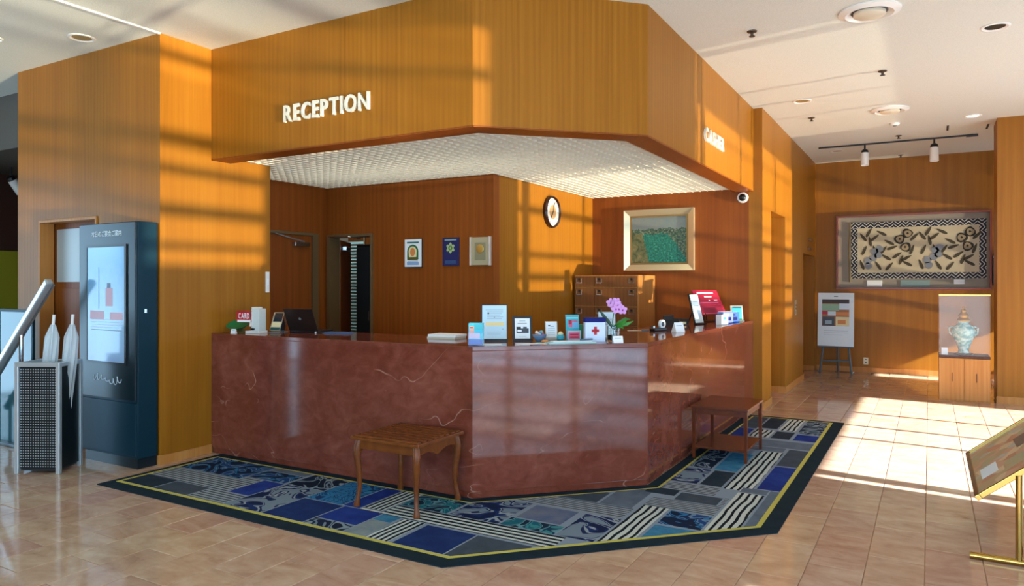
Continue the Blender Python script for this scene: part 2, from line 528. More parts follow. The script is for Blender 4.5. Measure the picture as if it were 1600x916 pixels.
# left wall block with a recessed doorway
mb = MB()
mb.box(-4.96, -4.57, -.488, -.10, 0, ZC); mb.box(-3.62, XL, -.488, -.10, 0, ZC); mb.box(-4.57, -3.62, -.488, -.10, 2.08, ZC)
mb.box(-4.96, XL, -.10, .653, 0, ZC)
wl = struct(mb.build('wall_left', W_WALL), 'oak veneered wall block left of the reception counter')
fr = MB(); fr.box(-4.569, -4.545, -.50, -.372, 0, 2.079); fr.box(-3.645, -3.621, -.50, -.372, 0, 2.079); fr.box(-4.545, -3.645, -.50, -.372, 2.055, 2.079)
fr.build('door_casing', W_CASE, wl, bevel=.003)
d1 = struct(MB().box(-4.57, -3.62, -.36, -.30, 0, 2.08).build('door_1', W_DOOR), 'recessed wooden door with pale upper panel')
MB().box(-4.50, -3.70, -.368, -.36, 1.50, 2.0).build('upper_panel', FROST, d1, bevel=.002)
MB().box(-4.50, -3.70, -.368, -.36, .12, 1.44).build('lower_panel', W_DOOR, d1, bevel=.002)
bb = MB(); bb.box(-4.96, -4.60, -.498, -.488, 0, .075); bb.box(-3.59, XL + .0, -.498, -.488, 0, .075); bb.box(XL, XL + .01, -.498, -.002, 0, .075)
struct(bb.build('baseboard_left', W_CASE), 'oak baseboard of the left wall block')

# office walls behind the counter
struct(MB().box(-3.55, -3.43, .653, 2.22, 0, ZC).build('wall_office_left', W_OFFICE), 'veneered office wall with the closed door')
mb = MB(); mb.box(-3.43, -3.40, 2.1, 2.22, 0, ZC); mb.box(-3.40, -2.71, 2.1, 2.22, 2.05, ZC); mb.box(-2.71, -1.12, 2.1, 2.22, 0, ZC)
struct(mb.build('wall_office_middle', W_OFFICE), 'reddish veneered office wall with three plaques')
struct(MB().box(-1.24, -1.12, 2.22, YB, 0, ZC).build('wall_office_clock', W_WALL), 'veneered wall that carries the clock')
struct(MB().box(-5.5, .88, YB, YB + .14, 0, ZC).build('wall_office_rear', W_OFFICE), 'veneered rear wall with the landscape painting')
struct(MB().box(-5.5, -5.4, 2.1, YB, 0, ZC).build('wall_store', PLASTER), 'plain back room wall')

# closed door in the office left wall
d2 = thing('door_2', 'closed brown office door with grey frame', 'door', kind='structure')
MB().box(-3.43, -3.415, 1.02, 1.85, 0, 2.02).build('leaf', W_DOOR, d2, bevel=.002)
frm = mat('door_frame_grey_brown', '#6b5436', .45)
f = MB(); f.box(-3.43, -3.395, 1.86, 1.95, 0, 2.06); f.box(-3.43, -3.395, .94, 1.01, 0, 2.06); f.box(-3.43, -3.395, 1.01, 1.86, 2.03, 2.06)
f.build('door_frame', frm, d2, bevel=.003)
cl = MB().box(-3.415, -3.36, 1.56, 1.78, 1.90, 1.95).build('door_closer', SILVER, d2, bevel=.006)
MB().tube([(-3.37, 1.70, 1.955), (-3.33, 1.45, 1.985), (-3.39, 1.30, 2.03)], .008).build('closer_arm', MGREY, cl)

# open door of the back room
d3 = thing('door_3', 'office door standing open to the back room', 'door', kind='structure')
f = MB(); f.box(-3.40, -3.35, 2.075, 2.24, 0, 2.05); f.box(-2.735, -2.71, 2.075, 2.24, 0, 2.05); f.box(-3.35, -2.735, 2.075, 2.24, 2.02, 2.05)
f.build('door_frame', frm, d3, bevel=.003)
leaf = MB().box(0, .60, 0, .036, 0.005, 2.0); leaf.xf(Matrix.Translation((-3.345, 2.25, 0)) @ Matrix.Rotation(R(121), 4, 'Z'))
lf = leaf.build('leaf', W_DOOR, d3, bevel=.002)
c_ = MB().box(.08, .30, -.055, -.004, 1.88, 1.93); c_.xf(Matrix.Translation((-3.345, 2.25, 0)) @ Matrix.Rotation(R(121), 4, 'Z'))
c_.build('door_closer', SILVER, lf, bevel=.006)
MB().tube([(-3.36, 2.07, 2.03), (-3.05, 2.065, 2.022), (-2.95, 2.16, 2.0)], .009).build('closer_arm', SILVER, d3)

# venetian blind and dark cabinet seen through the open door
bl = thing('venetian_blind', 'teal-grey venetian blind seen through the open office door', 'blind', (0, 0, .60))
SLAT = mat('blind_slat', '#9db7b4', .4)
me = MB().add([(-.42, -.016, -.022), (.42, -.016, -.022), (.42, 0, .0), (-.42, 0, .0), (.42, .014, .018), (-.42, .014, .018),
               (-.42, -.015, -.0235), (.42, -.015, -.0235), (.42, .001, -.0015), (-.42, .001, -.0015), (.42, .015, .0165), (-.42, .015, .0165)],
              [(0, 1, 2, 3), (3, 2, 4, 5), (7, 6, 9, 8), (8, 9, 11, 10), (0, 6, 7, 1), (5, 4, 10, 11)]).mesh('slat', SLAT)
for k in range(32):
    o = bpy.data.objects.new('slat', me); COL.objects.link(o); o.parent = bl; o.location = (-4.85, 3.9, .03 + k * .047)
MB().box(-5.28, -4.42, 3.87, 3.93, 1.56, 1.62).build('head_rail', SILVER, bl, bevel=.004)
f = MB(); f.box(-5.28, -5.26, 3.885, 3.915, -.6, 1.56); f.box(-4.44, -4.42, 3.885, 3.915, -.6, 1.56); f.build('side_rail', SILVER, bl)
f = MB().box(-.30, .22, 0, .45, 0, 2.0)
o = thing('dark_locker', 'tall dark locker at the right of the open back room door', 'locker', (-3.58, 3.12, 0))
f.build('body', BLACK, o, bevel=.006)
MB().box(-.29, -.045, -.016, 0, .05, 1.96).build('locker_door', DGREY, o, bevel=.003)
MB().box(-.035, .21, -.016, 0, .05, 1.96).build('locker_door', DGREY, o, bevel=.003)
MB().box(-.075, -.055, -.03, -.016, 1.0, 1.12).build('handle', SILVER, o, bevel=.003)

# corridor wall on the right with two recesses
mb = MB()
mb.box(.88, XR, YB, 5.154, 0, ZC); mb.box(.88, XR, 5.154, 6.14, 2.378, ZC); mb.box(.47, XR, 6.14, 7.77, 0, ZC)
mb.box(.88, XR, 7.77, 9.0, 1.95, ZC); mb.box(.47, XR, 9.0, YF, 0, ZC); mb.box(.35, .47, YB + .14, YF, 0, ZC)
mb.box(.47, .88, YB + .14, 5.154, 0, ZC)
struct(mb.build('wall_corridor', W_WALL), 'oak veneered corridor wall beyond the counter')
bb = MB(); bb.box(XR, XR + .01, YB + .01, 5.154, 0, .085); bb.box(XR, XR + .01, 6.14, 7.77, 0, .085); bb.box(.62, XR, 6.13, 6.14, 0, .085); bb.box(.62, XR, 8.99, 9.0, 0, .085)
struct(bb.build('baseboard_corridor', W_CASE), 'oak baseboard along the corridor wall')
d4 = struct(MB().box(.47, .51, 5.154, 6.14, 0, 2.378).build('door_4', W_CASE), 'flush door in the first corridor recess')
d5 = struct(MB().box(.47, .51, 7.77, 9.0, 0, 1.95).build('door_5', W_CASE), 'flush door in the second corridor recess')
struct(MB().box(-8.2, XW + .15, YF, YF + .15, 0, ZC).build('wall_far', W_WALL), 'oak veneered far wall with the textile')
struct(MB().box(XR + .01, XW, YF - .012, YF, 0, .085).build('baseboard_far', W_CASE), 'oak baseboard of the far wall')
struct(MB().box(3.45, 4.6, 6.60, 7.15, 0, ZC).build('wall_right', W_WALL), 'oak veneered pillar at the right edge')
struct(MB().box(3.44, 4.6, 6.588, 6.60, 0, .085).build('baseboard_right', W_CASE), 'oak baseboard of the right pillar')

# window wall (right, out of frame), window wall behind the camera, left wall
def window_wall(name, y0, y1, bays, zt=2.15, zb=.05):
    mb = MB(); cur = y0
    for a, b in bays:
        if a > cur: mb.box(XW, XW + .15, cur, a, 0, ZC)
        mb.box(XW, XW + .15, a, b, zt, ZC); mb.box(XW, XW + .15, a, b, 0, zb)
        cur = b
    if cur < y1: mb.box(XW, XW + .15, cur, y1, 0, ZC)
    return struct(mb.build(name, W_WALL), 'window wall of the lobby')
BAYS = [(-8.5, -1.05), (1.25, 5.75), (8.2, 9.1)]
window_wall('wall_window', -9.2, YF, BAYS)
MULL = mat('window_frame_metal', '#4a4238', .4, .4)
w1 = thing('window_1', 'tall lobby window bay beside the corridor', 'window', kind='structure')
for y, w in ((1.42, .16), (2.95, .05), (3.62, .05), (4.45, .05)):
    MB().box(XW + .03, XW + .11, y - w / 2, y + w / 2, .05, 2.15).build('mullion', MULL, w1)
w5 = thing('window_5', 'narrow lobby window behind the right pillar', 'window', kind='structure')
for z in (.45, .95, 1.45): MB().box(XW + .03, XW + .11, 8.2, 9.1, z - .05, z + .05).build('streak_bar', MULL, w5)  # unseen crossbars added to band the light on the far wall
MB().box(XW + .03, XW + .11, 8.62, 8.68, .05, 2.15).build('mullion', MULL, w5)
w2 = thing('window_2', 'long lobby window bay beside the camera', 'window', kind='structure')
for k in range(5):
    y = -8.5 + (k + 1) * 1.24
    MB().box(XW + .03, XW + .11, y - .04, y + .04, .05, 2.15).build('mullion', MULL, w2)
for z, h_ in ((.22, .05), (.52, .10), (.86, .07), (1.12, .12), (1.82, .07)):  # unseen bars added to break the upward light into streaks
    MB().box(XW + .03, XW + .11, -8.5, -1.05, z - h_ / 2, z + h_ / 2).build('streak_bar', MULL, w2)
for z, h_ in ((.25, .07), (.50, .05), (1.0, .07)):  # more added bars, kept low so the visible sun patch stays clear
    MB().box(XW + .03, XW + .11, 1.25, 5.75, z - h_ / 2, z + h_ / 2).build('streak_bar', MULL, w1)
mb = MB(); mb.box(-8.2, -1.0, -9.2, -9.0, 0, ZC); mb.box(6.0, XW + .15, -9.2, -9.0, 0, ZC); mb.box(-1.0, 6.0, -9.2, -9.0, 3.2, ZC)
struct(mb.build('wall_front', W_WALL), 'front wall with the entrance glazing')
w3 = thing('window_3', 'entrance glazing behind the camera', 'window', kind='structure')
for k in range(5):
    x = -1.0 + k * 1.75
    MB().box(x - .04, x + .04, -9.14, -9.06, 0, 3.2).build('mullion', MULL, w3)
mb = MB(); mb.box(-8.2, -8.0, -9.2, -6.15, 0, ZC); mb.box(-8.2, -8.0, -6.15, -5.8, 2.5, ZC); mb.box(-8.2, -8.0, -5.8, -4.0, 0, ZC)
mb.box(-8.2, -8.0, -4.0, -1.9, 2.8, ZC); mb.box(-8.2, -8.0, -1.9, YF, 0, ZC)
struct(mb.build('wall_side', DARKWALL), 'dark wall at the far left')
w4 = thing('window_4', 'side glazing left of the camera', 'window', kind='structure')
for y in (-4.0, -2.95, -1.9): MB().box(-8.14, -8.06, y - .03, y + .03, 0, 2.8).build('mullion', MULL, w4)
struct(MB().box(-8.0, -4.98, -.1, 1.95, 2.95, ZC).build('trim_2', GREYSOFFIT), 'grey ceiling soffit at the far left')
struct(MB().box(-8.0, -3.55, 1.95, 2.1, 0, ZC).build('wall_lounge', DARKWALL), 'dark lounge wall at the far left')

# ------------------------------------------------------------------ reception canopy (fascia)
s2 = math.sqrt(.5)
TF = .20
k_in = TF * (math.sqrt(2) - 1)
canopy = thing('reception_canopy', 'oak veneered canopy wrapped around above the reception counter', 'canopy', (0, 0, 0))
A0, B0, E0 = (0, 0), (CB, CB), (CB, YB)
Ai, Bi, Ei = (-k_in, TF), (CB - TF, CB + k_in), (CB - TF, YB)
def panel(poly, name, lab=None):
    o = MB().prism(poly, ZF, ZC).build(name, W_WALL, canopy)
    return o
panel([(XL, 0), A0, Ai, (XL, TF)], 'fascia_panel')
panel([A0, B0, Bi, Ai], 'fascia_panel')
ys = 2.39
panel([B0, (CB, ys - .002), (CB - TF, ys - .002), Bi], 'fascia_panel')
panel([(CB, ys + .002), E0, Ei, (CB - TF, ys + .002)], 'fascia_panel')
SOFF = W_OFFICE
for poly in ([(XL, .002), (-.001, .002), (-k_in, TF), (XL, TF)], [(.002, .002), (CB - .002, CB), Bi, Ai], [(CB - .002, CB + .002), (CB - .002, YB), Ei, Bi]):
    MB().prism(poly, ZF - .012, ZF - .0005).build('soffit_board', SOFF, canopy)

# egg-crate louver ceiling
louver = thing('louver_ceiling', 'white egg-crate louver ceiling over the reception desk', 'ceiling grid', (0, 0, ZL))
POLY = [(XL, TF), Ai, Bi, (CB - TF, YB), (-1.12, YB), (-1.12, 2.1), (-3.43, 2.1), (-3.43, .653), (XL, .653)]
def spans(axis, c):
    hits = []
    for (p, q) in zip(POLY, POLY[1:] + POLY[:1]):
        a, b = p[axis], q[axis]
        if (a - c) * (b - c) < 0:
            t_ = (c - a) / (b - a); hits.append(p[1 - axis] + t_ * (q[1 - axis] - p[1 - axis]))
    hits.sort()
    return list(zip(hits[::2], hits[1::2]))
PITCH = .088; HB = .034
x = -3.43 + .04
while x < CB - TF:
    for a, b in spans(0, x):
        MB().box(x - .004, x + .004, a + .002, b - .002, 0, HB).build('louver_blade', ALU, louver)
    x += PITCH
y = TF + .04
while y < YB:
    for a, b in spans(1, y):
        MB().box(a + .002, b - .002, y - .004, y + .004, .001, HB + .001).build('louver_blade', ALU, louver)
    y += PITCH

# signs on the canopy
LETTER = mat('ivory_letters', '#e8e2cf', .35)
sg = thing('reception_sign', 'raised ivory letters spelling RECEPTION on the canopy', 'sign', (-1.822, -.001, 2.795))
word('RECEPTION', sg, LETTER, .905, .135, .02, .022)
sg = thing('cashier_sign', 'raised white letters on the right side of the canopy', 'sign', (CB + .001, 2.44, 2.80), 90)
word('CASHIER', sg, LETTER, .70, .125, .02, .022)

# ------------------------------------------------------------------ reception counter
counter = thing('reception_counter', 'polished red-brown marble reception counter with angled front', 'counter', (0, 0, 0))
tp = .05
k5 = tp * (math.sqrt(2) - 1)
ZP = .05
def cpanel(poly, z0, z1, name): return MB().prism(poly, z0, z1).build(name, MARBLE, counter, bevel=.0025)
for z0, z1, nm, ins in ((ZP, HC - .03, 'front_slab', 0.0), (0, ZP - .002, 'plinth', .012)):
    ki = ins * (math.sqrt(2) - 1)
    a, b = (-ki, ins), (CB - ins, CB + ki)
    cpanel([(XL + .002, ins), a, (-k5, tp), (XL + .002, tp)], z0, z1, nm)
    cpanel([a, b, (CB - tp, CB + k5), (-k5, tp)], z0, z1, nm)
    cpanel([b, (CB - ins, YB - .002), (CB - tp, YB - .002), (CB - tp, CB + k5)], z0, z1, nm)
D = .70
iA, iB = (-.35, D), (CB - D + .02, CB + .35)
cpanel([(XL + .002, 0), (0, 0), iA, (XL + .002, D)], HC - .03, HC, 'counter_top')
cpanel([(0, 0), (CB, CB), iB, iA], HC - .03, HC, 'counter_top')
cpanel([(CB, CB), (CB, YB - .002), (iB[0], YB - .002), iB], HC - .03, HC, 'counter_top')
for poly in ([(XL + .002, D - .05), (-.36, D - .05), (-.36, D - .02), (XL + .002, D - .02)], [(.26, 1.30), (.29, 1.30), (.29, YB - .002), (.26, YB - .002)]):
    MB().prism(poly, 0, HC - .03).build('back_panel', W_OFFICE, counter)

# ------------------------------------------------------------------ rug
rug = thing('reception_rug', 'blue and grey patchwork rug with yellow line around the counter front', 'rug', (0, 0, 0))
def strip_polys(xl, yo, dch, xr, yt, inn):
    """three convex pieces of the angled strip; inn = gap to the counter face"""
    ki = inn * (math.sqrt(2) - 1)
    ia, ib = (ki, -inn), (CB + inn, CB - ki)
    oa, ob = (yo + dch, yo), (xr, xr - dch)     # outer chamfer line y = x - dch
    return [[(xl, yo), oa, ia, (xl, -inn)], [oa, ob, ib, ia], [ob, (xr, yt), (CB + inn, yt), ib]]
TR = .007
for poly in strip_polys(-2.60, -1.085, 1.60, 1.94, 4.22, .002):
    MB().prism(poly, .0005, TR).build('rug_border', RUG['border'], rug)
for poly in strip_polys(-2.545, -.975, 1.455, 1.835, 4.15, .085):
    MB().prism(poly, TR - .003, TR + .0012).build('yellow_line', RUG['line'], rug)
INNER = strip_polys(-2.515, -.945, 1.415, 1.805, 4.12, .105)
for poly in INNER:
    MB().prism(poly, TR - .003, TR + .002).build('rug_ground', RUG['ground'], rug)
def clip(rect, poly):
    out = list(rect)
    n = len(poly)
    for i in range(n):
        (ax, ay), (bx, by) = poly[i], poly[(i + 1) % n]
        ins = lambda p: (bx - ax) * (p[1] - ay) - (by - ay) * (p[0] - ax) >= -1e-9
        res = []
        for j in range(len(out)):
            p, q = out[j], out[(j + 1) % len(out)]
            if ins(p): res.append(p)
            if ins(p) != ins(q):
                d1_ = (bx - ax) * (p[1] - ay) - (by - ay) * (p[0] - ax); d2_ = (bx - ax) * (q[1] - ay) - (by - ay) * (q[0] - ax)
                t_ = d1_ / (d1_ - d2_); res.append((p[0] + t_ * (q[0] - p[0]), p[1] + t_ * (q[1] - p[1])))
        out = res
        if len(out) < 3: return None
    return out
G = .012
PATCH = [  # x0, x1, y0, y1, kind
 (-2.52, -2.15, -.95, -.73, 'dslate'), (-2.15, -1.77, -.95, -.74, 'slate'), (-2.52, -1.60, -.74, -.47, 'fx'), (-1.77, -1.38, -.95, -.74, 'fx'),
 (-1.60, -1.38, -.74, -.40, 'royal'), (-2.52, -1.80, -.47, -.10, 'sw1'), (-1.80, -1.40, -.40, -.19, 'sw1'), (-1.80, -1.40, -.19, -.1, 'steel'), (-1.80, -1.60, -.47, -.40, 'fx'),
 (-1.38, -1.01, -.95, -.39, 'sw4'), (-1.38, -1.01, -.39, -.10, 'sw2'), (-1.01, -.64, -.95, -.57, 'navy'), (-1.01, -.67, -.57, -.10, 'sw5'),
 (-.64, -.31, -.83, -.565, 'royal'), (-.64, -.31, -.95, -.83, 'sw2'), (-.67, -.52, -.565, -.10, 'royal'), (-.31, -.155, -.69, -.565, 'sky'), (-.31, -.14, -.95, -.69, 'lightgrey'),
 (-.52, -.34, -.53, -.10, 'by'), (-.34, .90, -.58, -.37, 'bx'), (-.52, -.34, -.58, -.53, 'bx'), (-.14, .04, -.95, -.58, 'by'), (.06, .425, -.95, -.595, 'navy'), (.425, .80, -.95, -.595, 'slate'),
 (-.34, .04, -.37, -.10, 'sw3'), (.05, .425, -.37, .10, 'sw4'), (.45, .77, -.20, .09, 'greyblue'), (.43, .81, -.37, -.21, 'sw3'),
 (.10, 1.05, .10, .33, 'fx'), (.81, 1.06, -.37, .09, 'sw4'), (1.065, 1.25, -.40, .64, 'byb'), (.79, 1.03, .33, .80, 'steel'), (.30, .78, .33, .6, 'slate'),
 (.96, 1.19, .74, .90, 'dslate'), (1.20, 1.50, .66, .86, 'slate'), (1.06, 1.54, .44, .66, 'fx'), (1.26, 1.54, .13, .43, 'sw1'), (1.26, 1.54, -.20, .11, 'sky'),
 (.98, 1.43, .88, 1.11, 'fx'), (1.50, 1.54, .66, .88, 'fx'), (1.545, 1.735, .15, 1.06, 'byb'), (1.74, 1.84, .30, 1.20, 'steel'), (1.43, 1.63, 1.10, 2.45, 'byb'), (1.64, 1.83, 1.21, 1.95, 'royal'), (1.64, 1.83, 1.97, 2.62, 'slate'),
 (1.55, 1.74, 1.07, 1.2, 'steel'),
 (1.23, 1.42, 1.60, 2.26, 'sky'), (1.25, 1.42, 1.12, 1.58, 'dslate'), (1.02, 1.24, 1.12, 1.58, 'sw4'), (1.02, 1.22, 1.60, 2.3, 'sw2'), (1.02, 1.31, 2.3, 2.64, 'steel'), (1.32, 1.62, 2.47, 2.64, 'steel'),
 (1.02, 1.83, 2.65, 2.95, 'steel'), (1.02, 1.19, 2.97, 3.42, 'royal'), (1.20, 1.39, 3.04, 3.42, 'byb'), (1.40, 1.58, 3.04, 3.40, 'dslate'), (1.60, 1.83, 3.03, 3.34, 'royal'),
 (1.02, 1.20, 3.44, 4.13, 'slate'), (1.21, 1.39, 3.5, 4.13, 'dslate'), (1.40, 1.57, 3.46, 4.13, 'byb'), (1.59, 1.83, 3.38, 4.13, 'sw2')]
for ip, (x0, x1, y0, y1, kd) in enumerate(PATCH):
    g = G / 2
    rect = [(x0 + g, y0 + g), (x1 - g, y0 + g), (x1 - g, y1 - g), (x0 + g, y1 - g)]
    mb = MB(); n = 0
    for poly in INNER:
        c_ = clip(rect, poly)
        if c_: mb.prism(c_, TR + .001, TR + .0022 + ip * 1.3e-5); n += 1
    if n: mb.build('rug_patch', RUG[kd], rug, weld=False)

# ------------------------------------------------------------------ slatted stool with cabriole legs
st = thing('slatted_stool', 'slatted wooden luggage stool with curved legs in front of the counter', 'stool', (-.32, -.305, TR + .003))
zt = .468
for ya in (-.225, .205): MB().box(-.235, .235, ya, ya + .02, zt - .085, zt - .02).build('apron', W_STOOL, st, bevel=.003)
for s in (-1, 1):   # scalloped side aprons
    prof = [(-.225, zt - .02)]
    N = 24
    for k in range(N + 1):
        u = k / N; yy = -.225 + .45 * u
        zz = zt - .085 - .028 * (math.cos((u - .5) * 2 * math.pi * 1.0) * .5 + .5) + .03 * math.sin(math.pi * u) * abs(math.sin(2 * math.pi * u)) - (.03 if u < .05 or u > .95 else 0)
        prof.append((yy, zz))
    prof.append((.225, zt - .02))
    mb = MB(); n = len(prof)
    xa, xb = s * .235 - .011, s * .235 + .011
    mb.add([(xa, p[0], p[1]) for p in prof] + [(xb, p[0], p[1]) for p in prof],
           [tuple(range(n)), tuple(range(2 * n - 1, n - 1, -1))] + [(i, n + i, n + (i + 1) % n, (i + 1) % n) for i in range(n)])
    mb.build('side_apron', W_STOOL, st)
f = MB(); f.box(-.283, -.262, -.25, .25, zt - .022, zt); f.box(.262, .283, -.25, .25, zt - .022, zt)
f.box(-.283, .283, -.256, -.238, zt - .022, zt - .004); f.box(-.283, .283, .238, .256, zt - .022, zt - .004)
f.build('seat_frame', W_STOOL, st, bevel=.004)
for k in range(8):
    y = -.218 + k * .0623
    MB().box(-.262, .262, y - .0185, y + .0185, zt - .016, zt + .006).build('slat', W_STOOL, st, bevel=.004)
for sx in (-1, 1):
    for sy in (-1, 1):
        pts = []; rs = []
        prof = [(0.0, .018, .021), (.015, .018, .022), (.05, .012, .015), (.13, .000, .0155), (.22, .002, .018), (.30, .012, .022), (.36, .017, .025), (.40, .012, .026), (.45, .0, .022)]
        for z, o_, r_ in prof:
            pts.append((sx * (.235 + o_ * .75), sy * (.215 + o_ * .75), z)); rs.append(r_)
        MB().tube(pts, rs, 10).build('leg', W_STOOL, st, smooth=True)

# ------------------------------------------------------------------ side table with lower shelf
tb = thing('side_table', 'small dark wooden side table with lower shelf on the rug', 'table', (1.205, 2.21, TR + .003))
zt = .445; hx, hy = .235, .32
MB().box(-hx, hx, -hy, hy, zt - .022, zt).build('table_top', W_TABLE, tb, bevel=.004)
f = MB(); f.box(-hx + .02, hx - .02, -hy + .02, -hy + .035, zt - .07, zt - .022); f.box(-hx + .02, hx - .02, hy - .035, hy - .02, zt - .07, zt - .022)
f.box(-hx + .02, -hx + .035, -hy + .035, hy - .035, zt - .07, zt - .022); f.box(hx - .035, hx - .02, -hy + .035, hy - .035, zt - .07, zt - .022)
f.build('apron', W_TABLE, tb)
MB().box(-hx + .02, hx - .02, -hy + .02, hy - .02, .085, .10).build('shelf', W_TABLE, tb, bevel=.003)
for sx in (-1, 1):
    for sy in (-1, 1):
        MB().tube([(sx * (hx - .022), sy * (hy - .022), 0), (sx * (hx - .022), sy * (hy - .022), .38), (sx * (hx - .022), sy * (hy - .022), zt - .022)],
                  [.015, .023, .023], 4, sq=True).build('leg', W_TABLE, tb)

# ------------------------------------------------------------------ information kiosk
kx0, kx1 = -3.535, -2.745
ki = thing('information_kiosk', 'tall dark blue digital signage kiosk against the left wall', 'kiosk', ((kx0 + kx1) / 2, -.60, 0))
hw = (kx1 - kx0) / 2
MB().box(-hw, hw, -.075, .098, .08, 1.985).build('body', STEELBLUE, ki, bevel=.006)
MB().box(-hw + .05, hw - .01, -.07, .095, 0, .08).build('plinth', KDARK, ki)
pn = MB().box(-hw + .004, hw - .004, -.095, -.075, .545, 1.98).build('screen_panel', KDARK, ki, bevel=.004)
MB().box(-hw + .004, hw - .004, -.088, -.075, .10, .525).build('lower_panel', STEELBLUE, ki, bevel=.004)
m = mat('kiosk_screen', '#5a8fb4', .12); t = NT(m); co = t.coords()
sp = t.n('ShaderNodeSeparateXYZ'); t.l(co, sp.inputs[0])
nn = t.noise(co, 6, 3, .5)
g1 = t.ramp(t.math('ADD', t.math('MULTIPLY', sp.outputs[2], .55), t.math('MULTIPLY', nn, .25)), [(.45, '#6d8fb4'), (.62, '#7f9bbb'), (.78, '#7ba3c0'), (1.0, '#4f8cb8')])
t.base(g1); t.l(g1, t.b.inputs['Emission Color']); t.b.inputs['Emission Strength'].default_value = .22
MB().box(-.262, .262, -.101, -.095, .845, 1.785).build('screen_display', m, ki)
f = MB(); f.box(-.285, -.262, -.105, -.095, .825, 1.805); f.box(.262, .285, -.105, -.095, .825, 1.805); f.box(-.262, .262, -.105, -.095, 1.785, 1.805); f.box(-.262, .262, -.105, -.095, .825, .845)
f.build('bezel', BLACK, ki)
PINKS = emit('screen_pink', '#b98f9c', .12); GRYS = emit('screen_white', '#a3b7cc', .2); DKS = emit('screen_dark', '#52627a', .15)
pr_ = []
for k in range(5): pr_.append((-.20, .22, 1.10 + k * .022, 1.106 + k * .022, DKS if k == 0 else GRYS))
pr_ += [(-.22, -.02, 1.19, 1.26, PINKS), (.06, .24, 1.19, 1.25, PINKS), (.0, .10, 1.30, 1.45, PINKS), (.02, .07, 1.45, 1.49, DKS), (-.10, -.09, 1.28, 1.62, DKS)]
printed('screen_print', ki, pr_, -.101)
TXT = mat('kiosk_lettering', '#b9c9d2', .4)
hd = MB(); tme = None
try:
    tme = text_mesh('本日のご宴会ご案内', .3, .01)
except Exception: tme = None
if tme and len(tme.vertices):
    xs = [v.co.x for v in tme.vertices]; ys_ = [v.co.y for v in tme.vertices]
    for v in tme.vertices:
        v.co = ((v.co.x - min(xs)) / (max(xs) - min(xs)) * .42 - .21, -.0955 - .002 * (v.co.z + .3), (v.co.y - min(ys_)) / (max(ys_) - min(ys_)) * .05 + 1.872)
    tme.materials.clear(); tme.materials.append(TXT)
    o = bpy.data.objects.new('heading_letters', tme); COL.objects.link(o); o.parent = ki
mb = MB()     # flowing script below the screen
pts = []
for k in range(70):
    u = k / 69
    pts.append((-.20 + .40 * u + .012 * math.sin(u * 46), -.0965, .70 + .020 * math.sin(u * 44) * (1 + .6 * math.sin(u * 9)) + .016 * math.sin(u * 7)))
mb.tube(pts, .0035, 4).build('script_lettering', TXT, ki)
MB().box(hw, hw + .004, -.02, .0, 1.25, 1.28).build('lock', SILVER, ki)

# ------------------------------------------------------------------ umbrella rack, umbrellas, glass panel, slanted board
RACK = mat('rack_silver', '#cdd5d9', .3, .55)
us = thing('umbrella_rack', 'silver umbrella rack with perforated front beside the kiosk', 'umbrella rack', (-3.37, -1.02, 0), 28)
for sx in (-1, 1):
    for sy in (-1, 1):
        MB().box(sx * .165 - .016, sx * .165 + .016, sy * .13 - .016, sy * .13 + .016, 0, .87).build('post', RACK, us, bevel=.004)
f = MB(); f.box(-.165, .165, -.146, -.114, .835, .868); f.box(-.165, .165, .114, .146, .835, .868); f.box(-.181, -.149, -.114, .114, .835, .868); f.box(.149, .181, -.114, .114, .835, .868)
f.build('top_frame', RACK, us, bevel=.004)
MB().box(-.149, .149, -.114, .114, .02, .04).build('tray', DGREY, us)
PERF = mat('dark_perforated_steel', '#232b2e', .4, .6)
pf = MB().box(-.149, .149, -.128, -.122, .04, .835).build('perforated_panel', PERF, us)
mb = MB()
for i in range(15):
    for j in range(38):
        x = -.138 + i * .0197; z = .055 + j * .0205
        mb.box(x - .004, x + .004, -.1305, -.128, z - .004, z + .004)
o = mb.build('perforation_studs', RACK, pf, weld=False); o['kind'] = 'stuff'
for sx in (-1, 1):
    MB().box(sx * .165 - .003, sx * .165 + .003, -.114, .114, .04, .835).build('side_panel', PERF, us)
def umbrella(loc, rz, lean, lab):
    u = thing('umbrella', lab, 'umbrella', loc, rz, 'folded umbrellas in the rack')
    M = Matrix.Rotation(R(lean), 4, 'Y')
    mb = MB(); vs = []
    for i, (r_, z) in enumerate(((.008, .08), (.030, .45), (.042, .85), (.040, 1.02), (.014, 1.12))):
        for k in range(16):
            a = 2 * math.pi * k / 16; rr = r_ * (1 + .28 * (k % 2))
            vs.append((rr * math.cos(a + z), rr * math.sin(a + z), z))
    fs = [(i * 16 + k, i * 16 + (k + 1) % 16, (i + 1) * 16 + (k + 1) % 16, (i + 1) * 16 + k) for i in range(4) for k in range(16)]
    mb.add(vs, fs).xf(M).build('canopy', VINYL, u, smooth=True)
    MB().tube([(0, 0, 0), (0, 0, 1.14)], .005).xf(M).build('shaft', SILVER, u)
    MB().tube([(0, 0, 1.12), (0, 0, 1.20)], .011).xf(M).build('handle', WHITE, u, smooth=True)
umbrella((-3.43, -1.05, .041), 28, 5, 'clear vinyl umbrella leaning at the middle of the silver rack')
umbrella((-3.29, -.96, .041), 28, 4, 'clear vinyl umbrella at the kiosk side of the silver rack')

